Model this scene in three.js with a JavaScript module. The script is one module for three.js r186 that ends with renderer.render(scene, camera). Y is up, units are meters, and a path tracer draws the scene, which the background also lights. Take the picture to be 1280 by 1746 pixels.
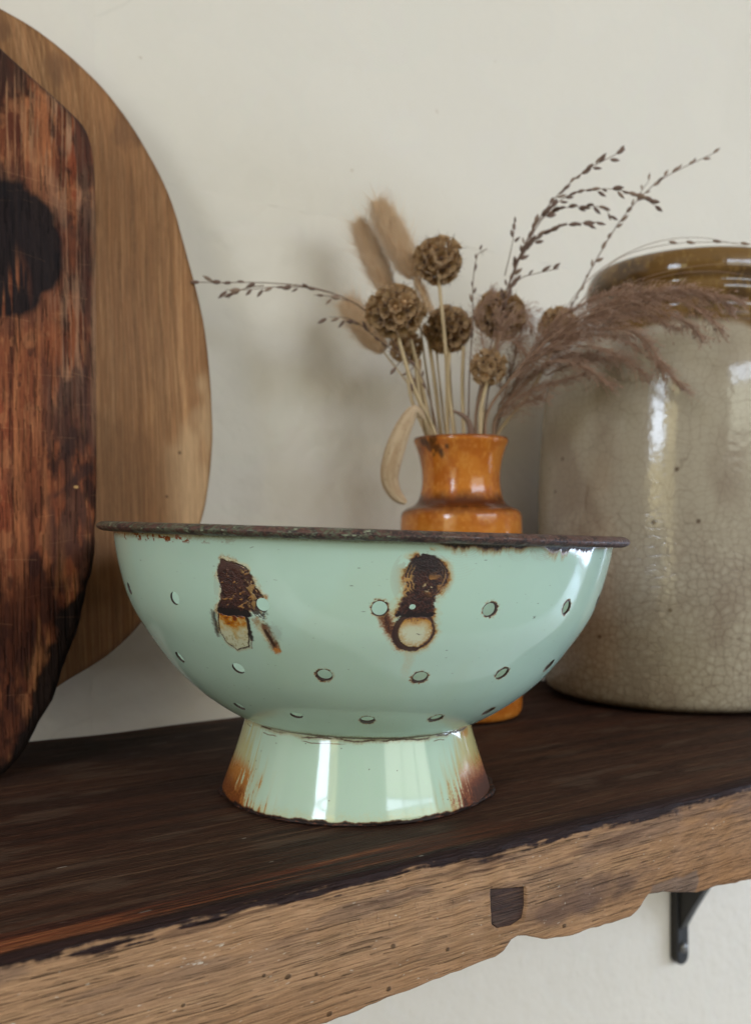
import * as THREE from 'three';
import { RectAreaLightUniformsLib } from 'three/addons/lights/RectAreaLightUniformsLib.js';
import { mergeGeometries } from 'three/addons/utils/BufferGeometryUtils.js';
import { RoundedBoxGeometry } from 'three/addons/geometries/RoundedBoxGeometry.js';
import { Brush, Evaluator, SUBTRACTION } from 'three-bvh-csg';

// ───────────────────────── camera, light, exposure ─────────────────────────
const scene = new THREE.Scene();
scene.background = new THREE.Color(0x000000);
const F = 1580, CX = 640, CY = 873, PITCH = Math.atan(30 / 1580);
const camera = new THREE.PerspectiveCamera(2 * Math.atan(873 / F) * 180 / Math.PI, 1280 / 1746, 0.02, 30);
camera.position.set(0, 0.1225, 0);
camera.rotation.x = PITCH;
camera.focus = 0.345;
camera.userData.fStop = 12.5;
scene.add(camera);
const renderer = new THREE.WebGLRenderer({ antialias: true });
renderer.toneMapping = THREE.LinearToneMapping;
renderer.toneMappingExposure = 1;
renderer.shadowMap.enabled = true;
RectAreaLightUniformsLib.init();

// The shelf wall's own frame: s runs along the wall to the right, y up (0 = shelf top), n out of the wall into the room.
const TURN = 33 * Math.PI / 180, WALL = 0.585;
const DIR = new THREE.Vector3(Math.cos(TURN), 0, -Math.sin(TURN)), OUT = new THREE.Vector3(Math.sin(TURN), 0, Math.cos(TURN));
const room = (s, y, n) => new THREE.Vector3().addScaledVector(DIR, s).addScaledVector(OUT, n - WALL).setY(y);
const place = (o, s, y, n) => { o.position.copy(room(s, y, n)); o.rotation.y = TURN; return o; };

const SKY = [0.775, 0.885, 1.03], LEAF = [1.0, 0.86, 0.44];
const LEFT_SKY = 14, LEFT_LEAF = 3.2, RIGHT_SKY = 8, END_FILL = 12;

// ───────────────────────── helpers ─────────────────────────
let seed = 7;
const rnd = () => { seed = (seed * 1664525 + 1013904223) >>> 0; return seed / 4294967296; };
const rr = (a, b) => a + (b - a) * rnd();
const lerp = (a, b, t) => a + (b - a) * t;
const clamp = (x, a = 0, b = 1) => x < a ? a : x > b ? b : x;
const sst = (a, b, x) => { const t = clamp((x - a) / (b - a)); return t * t * (3 - 2 * t); };
function h3(x, y, z) {
  let n = Math.imul(x, 374761393) ^ Math.imul(y, 668265263) ^ Math.imul(z, 2147483647 - 91 * 7919);
  n = Math.imul(n ^ (n >>> 13), 1274126177); n ^= n >>> 16; n = Math.imul(n, 2246822519); n ^= n >>> 13;
  return (n >>> 0) / 4294967296;
}
function noise(x, y, z = 0) {
  const X = Math.floor(x), Y = Math.floor(y), Z = Math.floor(z);
  let a = x - X, b = y - Y, c = z - Z; a = a * a * (3 - 2 * a); b = b * b * (3 - 2 * b); c = c * c * (3 - 2 * c);
  const l0 = lerp(lerp(h3(X, Y, Z), h3(X + 1, Y, Z), a), lerp(h3(X, Y + 1, Z), h3(X + 1, Y + 1, Z), a), b);
  if (c === 0) return l0;
  return lerp(l0, lerp(lerp(h3(X, Y, Z + 1), h3(X + 1, Y, Z + 1), a), lerp(h3(X, Y + 1, Z + 1), h3(X + 1, Y + 1, Z + 1), a), b), c);
}
function fbm(x, y, z = 0, o = 4) { let s = 0, a = 0.5, t = 0; for (let i = 0; i < o; i++) { s += a * noise(x, y, z); t += a; a *= 0.5; x = x * 2.03 + 17.1; y = y * 2.03 + 5.7; z *= 2.03; } return s / t; }
function voronoi(x, y) {          // [F1, F2 - F1, cell id]
  const X = Math.floor(x), Y = Math.floor(y); let f1 = 9, f2 = 9, id = 0;
  for (let j = -1; j <= 1; j++) for (let i = -1; i <= 1; i++) {
    const dx = X + i + 0.1 + 0.8 * h3(X + i, Y + j, 3) - x, dy = Y + j + 0.1 + 0.8 * h3(X + i, Y + j, 8) - y, d = Math.sqrt(dx * dx + dy * dy);
    if (d < f1) { f2 = f1; f1 = d; id = h3(X + i, Y + j, 21); } else if (d < f2) f2 = d;
  }
  return [f1, f2 - f1, id];
}
const toLin = (c) => { c /= 255; return c <= 0.04045 ? c / 12.92 : Math.pow((c + 0.055) / 1.055, 2.4); };
const C = (r, g, b) => [toLin(r), toLin(g), toLin(b)];
const enc = new Uint8Array(4097); for (let i = 0; i <= 4096; i++) { const x = i / 4096; enc[i] = Math.round(255 * (x <= 0.0031308 ? x * 12.92 : 1.055 * Math.pow(x, 1 / 2.4) - 0.055)); }
const mix = (o, c, t) => { t = clamp(t); o[0] += (c[0] - o[0]) * t; o[1] += (c[1] - o[1]) * t; o[2] += (c[2] - o[2]) * t; };
const mul = (o, k) => { o[0] *= k; o[1] *= k; o[2] *= k; };
// fn(u, v, o) writes linear colour o[0..2], height o[3] and roughness o[4], all 0..1
function bake(w, h, fn, wrap = THREE.RepeatWrapping) {
  const col = new Uint8Array(w * h * 4), pack = new Uint8Array(w * h * 4), o = [0, 0, 0, 0.5, 0.5];
  for (let j = 0, k = 0; j < h; j++) for (let i = 0; i < w; i++, k += 4) {
    o[3] = 0.5; o[4] = 0.5; fn((i + 0.5) / w, (j + 0.5) / h, o);
    for (let c = 0; c < 3; c++) col[k + c] = enc[Math.round(clamp(o[c]) * 4096)];
    pack[k] = Math.round(clamp(o[3]) * 255); pack[k + 1] = Math.round(clamp(o[4]) * 255); col[k + 3] = pack[k + 3] = 255;
  }
  const mk = (d, srgb) => { const t = new THREE.DataTexture(d, w, h); t.wrapS = t.wrapT = wrap; t.magFilter = t.minFilter = THREE.LinearFilter; if (srgb) t.colorSpace = THREE.SRGBColorSpace; t.needsUpdate = true; return t; };
  return { map: mk(col, true), pack: mk(pack, false) };
}
// a drawing surface whose ink (0..1 per channel, red and green inks) a bake can read
function ink(w, h, draw) {
  const cv = document.createElement('canvas'); cv.width = w; cv.height = h; const g = cv.getContext('2d');
  g.fillStyle = '#000'; g.fillRect(0, 0, w, h); g.lineCap = 'round'; g.globalCompositeOperation = 'lighter'; draw(g);
  const d = g.getImageData(0, 0, w, h).data;
  return (u, v, c) => { const x = clamp(Math.floor(u * w), 0, w - 1), y = clamp(Math.floor((1 - v) * h), 0, h - 1); return d[(y * w + x) * 4 + c] / 255; };
}
function polySD(P, x, y) {        // signed distance to a polygon, negative inside
  let d = 1e9, s = 1;
  for (let i = 0, j = P.length - 1; i < P.length; j = i++) {
    const ex = P[j][0] - P[i][0], ey = P[j][1] - P[i][1], wx = x - P[i][0], wy = y - P[i][1], t = clamp((wx * ex + wy * ey) / (ex * ex + ey * ey));
    const bx = wx - ex * t, by = wy - ey * t; d = Math.min(d, bx * bx + by * by);
    const a = y >= P[i][1], b = y < P[j][1], c = ex * wy > ey * wx; if ((a && b && c) || (!a && !b && !c)) s = -s;
  }
  return s * Math.sqrt(d);
}
const segD = (ax, ay, bx, by, x, y) => { const ex = bx - ax, ey = by - ay, t = clamp(((x - ax) * ex + (y - ay) * ey) / (ex * ex + ey * ey)); return Math.hypot(x - ax - ex * t, y - ay - ey * t); };
const std = (t, o = {}) => new THREE.MeshPhysicalMaterial({ map: t.map, bumpMap: t.pack, roughnessMap: t.pack, roughness: 1, ...o });
const used = new Map();
const numbered = (n) => { const k = used.get(n) || 0; used.set(n, k + 1); return k ? `${n}_${String(k).padStart(3, '0')}` : n; };
function tag(o, label, category, group, kind) { o.userData.label = label; if (category) o.userData.category = category; if (group) o.userData.group = group; if (kind) o.userData.kind = kind; return o; }
function thing(name, label, category, group) { const g = new THREE.Group(); g.name = numbered(name); scene.add(g); return tag(g, label, category, group); }
function part(name, geo, mat, parent) { const m = new THREE.Mesh(geo, mat); m.name = name; m.castShadow = m.receiveShadow = true; parent.add(m); return m; }
// grid surface: fn(u, v) -> [x, y, z]; closed in u when wrap is true
function grid(nu, nv, fn, { wrap = false, uv, flip = false } = {}) {
  const pos = [], tuv = [], idx = [];
  for (let j = 0; j <= nv; j++) for (let i = 0; i <= nu; i++) { const u = i / nu, v = j / nv, p = fn(wrap && i === nu ? 0 : u, v); pos.push(p[0], p[1], p[2]); const t = uv ? uv(u, v, p) : [u, v]; tuv.push(t[0], t[1]); }
  const same = (a, b) => Math.abs(pos[a * 3] - pos[b * 3]) + Math.abs(pos[a * 3 + 1] - pos[b * 3 + 1]) + Math.abs(pos[a * 3 + 2] - pos[b * 3 + 2]) < 1e-9;
  const tri = (a, b, c) => { if (!same(a, b) && !same(b, c) && !same(a, c)) flip ? idx.push(a, c, b) : idx.push(a, b, c); };
  for (let j = 0; j < nv; j++) for (let i = 0; i < nu; i++) { const a = j * (nu + 1) + i, b = a + 1, c = a + nu + 1, d = c + 1; tri(a, b, d); tri(a, d, c); }
  const g = new THREE.BufferGeometry();
  g.setAttribute('position', new THREE.Float32BufferAttribute(pos, 3)); g.setAttribute('uv', new THREE.Float32BufferAttribute(tuv, 2)); g.setIndex(idx); g.computeVertexNormals();
  if (wrap) { const n = g.attributes.normal; for (let j = 0; j <= nv; j++) { const a = j * (nu + 1), b = a + nu, v = new THREE.Vector3(n.getX(a) + n.getX(b), n.getY(a) + n.getY(b), n.getZ(a) + n.getZ(b)).normalize(); n.setXYZ(a, v.x, v.y, v.z); n.setXYZ(b, v.x, v.y, v.z); } }
  return g;
}
// turned profile: points [r, y]; smooth resampling between them; the seam is at the back (-z)
function resample(P, n) { const c = new THREE.CatmullRomCurve3(P.map((p) => new THREE.Vector3(p[0], p[1], 0)), false, 'centripetal'); return c.getSpacedPoints(n).map((p) => [Math.max(0, p.x), p.y]); }
const around = (u) => (u - 0.5) * 2 * Math.PI;     // 0 at the front
function turned(P, seg, { warp, uv } = {}) {
  return grid(seg, P.length - 1, (u, v) => { const a = around(u), k = Math.round(v * (P.length - 1)), [r, y] = P[k]; const p = [r * Math.sin(a), y, r * Math.cos(a)]; return warp ? warp(p, a, r, y) : p; }, { wrap: true, uv });
}
// collects thin tubes and blades into one geometry
class Strands {
  constructor() { this.p = []; this.i = []; this.uv = []; }
  tube(pts, r0, r1, sides = 4) {
    const n = pts.length, base = this.p.length / 3, T = new THREE.Vector3(), U = new THREE.Vector3(0.3, 0.2, 1).normalize(), A = new THREE.Vector3(), B = new THREE.Vector3();
    for (let k = 0; k < n; k++) {
      T.subVectors(pts[Math.min(n - 1, k + 1)], pts[Math.max(0, k - 1)]).normalize(); A.crossVectors(T, U); if (A.lengthSq() < 1e-6) A.set(1, 0, 0); A.normalize(); B.crossVectors(A, T).normalize();
      const r = lerp(r0, r1, k / (n - 1));
      for (let s = 0; s < sides; s++) { const a = s / sides * 2 * Math.PI; this.p.push(pts[k].x + r * (A.x * Math.cos(a) + B.x * Math.sin(a)), pts[k].y + r * (A.y * Math.cos(a) + B.y * Math.sin(a)), pts[k].z + r * (A.z * Math.cos(a) + B.z * Math.sin(a))); this.uv.push(s / sides, k / (n - 1)); }
    }
    for (let k = 0; k < n - 1; k++) for (let s = 0; s < sides; s++) { const a = base + k * sides + s, b = base + k * sides + (s + 1) % sides; this.i.push(a, b, a + sides, b, b + sides, a + sides); }
    return this;
  }
  spike(at, dir, len, w) {         // a three-sided needle
    const A = new THREE.Vector3(-dir.y, dir.x, 0.31).cross(dir).normalize(), B = new THREE.Vector3().crossVectors(dir, A), b = this.p.length / 3;
    for (let s = 0; s < 3; s++) { const a = s / 3 * 2 * Math.PI; this.p.push(at.x + w * (A.x * Math.cos(a) + B.x * Math.sin(a)), at.y + w * (A.y * Math.cos(a) + B.y * Math.sin(a)), at.z + w * (A.z * Math.cos(a) + B.z * Math.sin(a))); this.uv.push(s / 3, 0); }
    this.p.push(at.x + dir.x * len, at.y + dir.y * len, at.z + dir.z * len); this.uv.push(0.5, 1);
    this.i.push(b, b + 1, b + 3, b + 1, b + 2, b + 3, b + 2, b, b + 3); return this;
  }
  build() { const g = new THREE.BufferGeometry(); g.setAttribute('position', new THREE.Float32BufferAttribute(this.p, 3)); g.setAttribute('uv', new THREE.Float32BufferAttribute(this.uv, 2)); g.setIndex(this.i); g.computeVertexNormals(); return g; }
}
const V = (x, y, z) => new THREE.Vector3(x, y, z);
const curve = (pts, n) => new THREE.CatmullRomCurve3(pts, false, 'centripetal').getPoints(n);

// ───────────────────────── the room: walls, floor, ceiling, two windows ─────────────────────────
const S0 = -1.6, S1 = 2.2, N1 = 2.5, YF = -1.15, YC = 1.5;
const plasterTex = bake(1024, 1024, (u, v, o) => {
  const x = u * 1.2, y = v * 1.2, big = fbm(x * 3, y * 3, 1, 3), mid = fbm(x * 14, y * 14, 5, 3), fine = fbm(x * 120, y * 120, 2, 3);
  const c = C(225, 215, 200); o[0] = c[0]; o[1] = c[1]; o[2] = c[2];
  mul(o, 0.97 + 0.06 * (big - 0.5) + 0.03 * (mid - 0.5));
  const sp = voronoi(x * 26, y * 26); if (sp[2] > 0.975) mix(o, C(168, 154, 132), 0.5 * sst(0.07, 0.03, sp[0]));
  const st = fbm(x * 9 + 40, y * 9, 9, 4); mix(o, C(190, 180, 160), 0.07 * sst(0.6, 0.78, st));
  for (const [a, b, r, e] of [[0.270, 0.103, 0.0022, 2.2], [0.191, 0.0394, 0.0014, 1], [0.0296, 0.079, 0.0013, 1], [0.15, 0.19, 0.001, 1], [0.33, 0.16, 0.0012, 1], [0.24, 0.2, 0.0009, 1.5]]) mix(o, C(176, 152, 122), 0.6 * sst(r, r * 0.5, Math.hypot((x - a) * e + (y - b) * (e - 1), y - b) + 0.0008 * (fine - 0.5)));
  const crack = Math.abs(fbm(x * 5 + 3, y * 5, 14, 4) - 0.5); mix(o, C(190, 180, 164), 0.22 * sst(0.0035, 0.0008, crack) * sst(0.5, 0.62, fbm(x * 4, y * 4, 24, 2)));
  o[3] = 0.5 + 0.35 * (mid - 0.5) + 0.26 * (fine - 0.5); o[4] = 0.62;
});
const texIn = (t, sx, sy, ox = 0, oy = 0) => { const c = t.clone(); c.repeat.set(sx, sy); c.offset.set(ox, oy); return c; };
const plaster = std({ map: texIn(plasterTex.map, 1 / 1.2, 1 / 1.2, 0.11, 0.32), pack: texIn(plasterTex.pack, 1 / 1.2, 1 / 1.2, 0.11, 0.32) }, { bumpScale: 0.003 });
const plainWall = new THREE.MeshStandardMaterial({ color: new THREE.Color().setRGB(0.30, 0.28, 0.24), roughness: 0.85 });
const floorMat = new THREE.MeshStandardMaterial({ color: new THREE.Color().setRGB(0.16, 0.14, 0.12), roughness: 0.6 });
function slab(name, label, geo, mat, s, y, n, category = 'wall') { const m = new THREE.Mesh(geo, mat); m.name = name; m.castShadow = m.receiveShadow = true; place(m, s, y, n); scene.add(m); tag(m, label, category, null, 'structure'); return m; }
function panel(w, h) { const g = new THREE.PlaneGeometry(w, h); const p = g.attributes.position, t = g.attributes.uv; for (let i = 0; i < p.count; i++) t.setXY(i, p.getX(i), p.getY(i)); return g; }
function wallBox(w, h, d) { const g = new THREE.BoxGeometry(w, h, d), p = g.attributes.position, t = g.attributes.uv, n = g.attributes.normal; for (let i = 0; i < p.count; i++) t.setXY(i, Math.abs(n.getX(i)) > 0.5 ? p.getZ(i) : p.getX(i), p.getY(i)); return g; }
slab('wall', 'cream plastered wall behind the wooden shelf', wallBox(S1 - S0, YC + 0.03, 0.12), plaster, (S0 + S1) / 2, (YC - 0.03) / 2, -0.06);
slab('wall_below', 'lower stretch of the cream wall under the wooden shelf', wallBox(S1 - S0, -YF - 0.03, 0.12), plaster, (S0 + S1) / 2, (YF - 0.03) / 2, -0.06);
slab('floor', 'plain brown floor of the room', new THREE.BoxGeometry(S1 - S0 + 0.4, 0.1, N1 + 0.4), floorMat, (S0 + S1) / 2, YF - 0.05, N1 / 2, 'floor');
slab('added_worktop', 'added white counter below the shelf, bouncing light up the wall', new RoundedBoxGeometry(S1 - S0 - 0.02, 0.04, 0.62, 3, 0.006), new THREE.MeshStandardMaterial({ color: new THREE.Color().setRGB(0.84, 0.87, 0.92), roughness: 0.4 }), (S0 + S1) / 2, -0.43, 0.315, 'added_worktop');  // unseen counter, added to bounce window light onto the lower wall
slab('ceiling', 'plain warm cream ceiling of the room', new THREE.BoxGeometry(S1 - S0 + 0.4, 0.1, N1 + 0.4), new THREE.MeshStandardMaterial({ color: new THREE.Color().setRGB(0.50, 0.43, 0.33), roughness: 0.85 }), (S0 + S1) / 2, YC + 0.05, N1 / 2, 'ceiling');
// a wall with an opening: a flat shape with a hole, 12 cm thick
function holedWall(w, h, hx, hy, hw, hh) {
  const s = new THREE.Shape([new THREE.Vector2(-w / 2, -h / 2), new THREE.Vector2(w / 2, -h / 2), new THREE.Vector2(w / 2, h / 2), new THREE.Vector2(-w / 2, h / 2)]);
  s.holes.push(new THREE.Path([new THREE.Vector2(hx - hw / 2, hy - hh / 2), new THREE.Vector2(hx - hw / 2, hy + hh / 2), new THREE.Vector2(hx + hw / 2, hy + hh / 2), new THREE.Vector2(hx + hw / 2, hy - hh / 2)]));
  return new THREE.ExtrudeGeometry(s, { depth: 0.12, bevelEnabled: false });
}
// a window whose panes look out on sky above and sunlit leaves below; in its own axes it faces +z, its centre at 0
const frameMat = new THREE.MeshStandardMaterial({ color: new THREE.Color().setRGB(0.72, 0.70, 0.64), roughness: 0.45 });
function makeWindow(label, W, H, cols, rows, light) {
  const t = thing('window', label, 'window');
  const fr = part('window_frame', mergeGeometries([[W + 0.08, 0.05, 0, H / 2 + 0.015], [W + 0.08, 0.05, 0, -H / 2 - 0.015]].map(([w, h, x, y]) => new THREE.BoxGeometry(w, h, 0.09).translate(x, y, 0)).concat([-1, 1].map((k) => new THREE.BoxGeometry(0.05, H + 0.02 - 0.04, 0.088).translate(k * (W / 2 + 0.015), 0, 0)))), frameMat, t);
  const xs = [0], ys = [0]; let acc = 0; for (const c of cols) { acc += c; xs.push(acc); } acc = 0; for (const r of rows) { acc += r; ys.push(acc); }
  const tx = xs[xs.length - 1], ty = ys[ys.length - 1], px = (k) => -W / 2 + W * xs[k] / tx, py = (k) => H / 2 - H * ys[k] / ty;
  for (let k = 1; k < cols.length; k++) part('glazing_bar', new THREE.BoxGeometry(0.03, H - 0.02, 0.04).translate(px(k), 0, 0.012), frameMat, t);
  for (let k = 1; k < rows.length; k++) part('glazing_bar', new THREE.BoxGeometry(W - 0.02, 0.026, 0.036).translate(0, py(k), 0.012), frameMat, t);
  for (let j = 0; j < rows.length; j++) for (let i = 0; i < cols.length; i++) {
    const L = light(i, j); if (!L) continue;
    const w = px(i + 1) - px(i) - 0.028, h = py(j) - py(j + 1) - 0.026, x = (px(i) + px(i + 1)) / 2, y = (py(j) + py(j + 1)) / 2;
    const m = new THREE.MeshStandardMaterial({ color: 0x000000, roughness: 1, emissive: new THREE.Color().setRGB(L[0], L[1], L[2]), emissiveIntensity: L[3] * 0.25 });
    part('window_pane', new THREE.BoxGeometry(w, h, 0.004).translate(x, y, -0.022), m, t);
    const a = new THREE.RectAreaLight(new THREE.Color().setRGB(L[0], L[1], L[2]), L[3], w, h); a.position.set(x, y, -0.016); a.lookAt(x, y, 5); a.name = 'window_light'; t.add(a);
  }
  return t;
}
// window in the end wall on the left, facing along the shelf
const WL = { n: 1.36, y: 0.525, w: 0.95, h: 1.45 };
const leftWall = slab('wall_left', 'plain cream end wall with a window to the left of the shelf', holedWall(N1, YC - YF, N1 / 2 - WL.n, WL.y - (YC + YF) / 2, WL.w + 0.1, WL.h + 0.08), plainWall, S0 - 0.12, (YC + YF) / 2, N1 / 2);
leftWall.rotation.y = TURN + Math.PI / 2;
const win1 = makeWindow('white framed window with sky over leaves in the left end wall', WL.w, WL.h, [1.35, 1.5], [1.25, 1.3, 1, 1], (i, j) => {
  const sky = [...SKY, LEFT_SKY], leaf = [...LEAF, LEFT_LEAF];
  return [[[...LEAF, LEFT_LEAF * 0.8], sky], [leaf, sky], [[...LEAF, LEFT_LEAF * 0.7], leaf], [leaf, [...LEAF, LEFT_LEAF * 0.8]]][j][i];
});
place(win1, S0 - 0.05, WL.y, WL.n); win1.rotation.y = TURN + Math.PI / 2;
// window in the wall opposite the shelf
const WR = { s: 1.0, y: 0.86, w: 1.9, h: 1.04 };
const backWall = slab('wall_opposite', 'plain cream wall with a window opposite the shelf', holedWall(S1 - S0, YC - YF, (S0 + S1) / 2 - WR.s, WR.y - (YC + YF) / 2, WR.w + 0.1, WR.h + 0.08), plainWall, (S0 + S1) / 2, (YC + YF) / 2, N1 + 0.12);
backWall.rotation.y = TURN + Math.PI;
const win2 = makeWindow('white framed window with pale sky over trees in the wall opposite the shelf', WR.w, WR.h, [1, 1, 1], [1, 1], (i, j) => j ? [0.92, 0.95, 0.78, RIGHT_SKY * 0.4] : [...SKY, RIGHT_SKY]);
place(win2, WR.s, WR.y, N1 + 0.05); win2.rotation.y = TURN + Math.PI;
// added low window at the right end, brightens the wall under the shelf
const WE = { n: 0.85, y: -0.15, w: 1.1, h: 0.46 };
const rightWall = slab('wall_right', 'plain cream end wall with an added low window to the right of the shelf', holedWall(N1, YC - YF, WE.n - N1 / 2, WE.y - (YC + YF) / 2, WE.w + 0.1, WE.h + 0.08), plainWall, S1 + 0.12, (YC + YF) / 2, N1 / 2);
rightWall.rotation.y = TURN - Math.PI / 2;
const addedWin3 = makeWindow('added low window in the right end wall, lighting the wall under the shelf', WE.w, WE.h, [1, 1], [1, 1], () => [0.68, 0.84, 1.1, END_FILL]);
place(addedWin3, S1 + 0.05, WE.y, WE.n); addedWin3.rotation.y = TURN - Math.PI / 2;

// ───────────────────────── the shelf and its bracket ─────────────────────────
const SH0 = -0.05, SHW = 0.7, SHV = 0.37;         // the part of the plank that the texture covers (mirrored beyond)
const shelfInk = ink(2048, 2048, (g) => {
  const P = (s, v) => [(s - SH0) / SHW * 2048, (1 - v / SHV) * 2048];
  const dash = (s, v, l, w, a, wob = 2) => { const [x, y] = P(s, v); g.globalAlpha = a; g.lineWidth = w; g.beginPath(); g.moveTo(x, y); g.quadraticCurveTo(x + l * 0.5, y + rr(-wob, wob), x + l, y + rr(-wob, wob)); g.stroke(); };
  g.strokeStyle = '#f00';                          // red: pale flecks; green: dark pores and cracks; blue: pale fibres
  for (let k = 0; k < 260; k++) dash(rr(-0.02, 0.38), rr(0.308, 0.354), rr(0, 3), rr(0.8, 1.9), rr(0.15, 0.95), 1);
  for (let k = 0; k < 34; k++) dash(0.115 + rr(-1, 1) * rr(0, 0.02), 0.314 + rr(-0.003, 0.005), rr(0, 5), rr(0.8, 2.6), rr(0.2, 0.9), 1);
  for (let k = 0; k < 160; k++) dash(rr(-0.05, 0.6), rr(0.03, 0.29), rr(0, 10), rr(0.6, 1.5), rr(0.05, 0.4), 1);
  for (const [a, v, l, al] of [[0.088, 0.238, 8, 0.9], [0.158, 0.245, 3, 0.8], [0.182, 0.07, 26, 0.4], [0.165, 0.085, 16, 0.35], [0.20, 0.06, 20, 0.3], [0.205, 0.3, 3, 0.9], [0.1, 0.293, 9, 0.6], [0.155, 0.275, 3, 0.7]]) dash(a, v, l, 3, al, 1);
  g.strokeStyle = '#0f0';
  for (let k = 0; k < 26; k++) { const [x, y] = P(rr(0.168, 0.225), rr(0.3165, 0.323)); g.globalAlpha = rr(0.15, 0.5); g.lineWidth = rr(0.6, 1.3); g.beginPath(); g.moveTo(x, y - rr(4, 14)); g.lineTo(x + rr(-3, 3), y); g.stroke(); }
  for (let k = 0; k < 900; k++) dash(rr(-0.08, 0.62), rr(0.303, 0.357), rr(10, 110) * rr(0.4, 1), rr(0.6, 1.4), rr(0.25, 0.85), 3);
  for (let k = 0; k < 2600; k++) dash(rr(-0.1, 0.62), rr(0.015, 0.300), rr(14, 150), rr(0.8, 1.9), rr(0.4, 1), 3);
  for (let k = 0; k < 4200; k++) dash(rr(-0.08, 0.62), rr(0.303, 0.357), rr(8, 90), rr(0.5, 1.5), rr(0.08, 0.5));
  for (let k = 0; k < 7500; k++) dash(rr(-0.1, 0.62), rr(0.015, 0.303), rr(10, 140), rr(0.6, 1.8), rr(0.08, 0.5));
  g.strokeStyle = '#00f';
  for (let k = 0; k < 3600; k++) dash(rr(-0.08, 0.62), rr(0.303, 0.357), rr(8, 80), rr(0.5, 1.4), rr(0.08, 0.45));
  for (let k = 0; k < 5200; k++) dash(rr(-0.1, 0.62), rr(0.015, 0.303), rr(8, 100), rr(0.6, 1.6), rr(0.05, 0.4) * sst(0.0, 0.12, rnd()));
  g.fillStyle = '#0f0'; for (const [a, v, r] of [[0.147, 0.331, 3], [0.138, 0.328, 2], [0.158, 0.333, 2], [0.19, 0.331, 3], [0.163, 0.348, 3], [0.188, 0.346, 3], [0.11, 0.33, 2], [0.275, 0.343, 3], [0.215, 0.338, 2.5]]) { const [x, y] = P(a, v); g.globalAlpha = 0.9; g.beginPath(); g.ellipse(x, y, r, r * 1.5, 0, 0, 7); g.fill(); }
});
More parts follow.
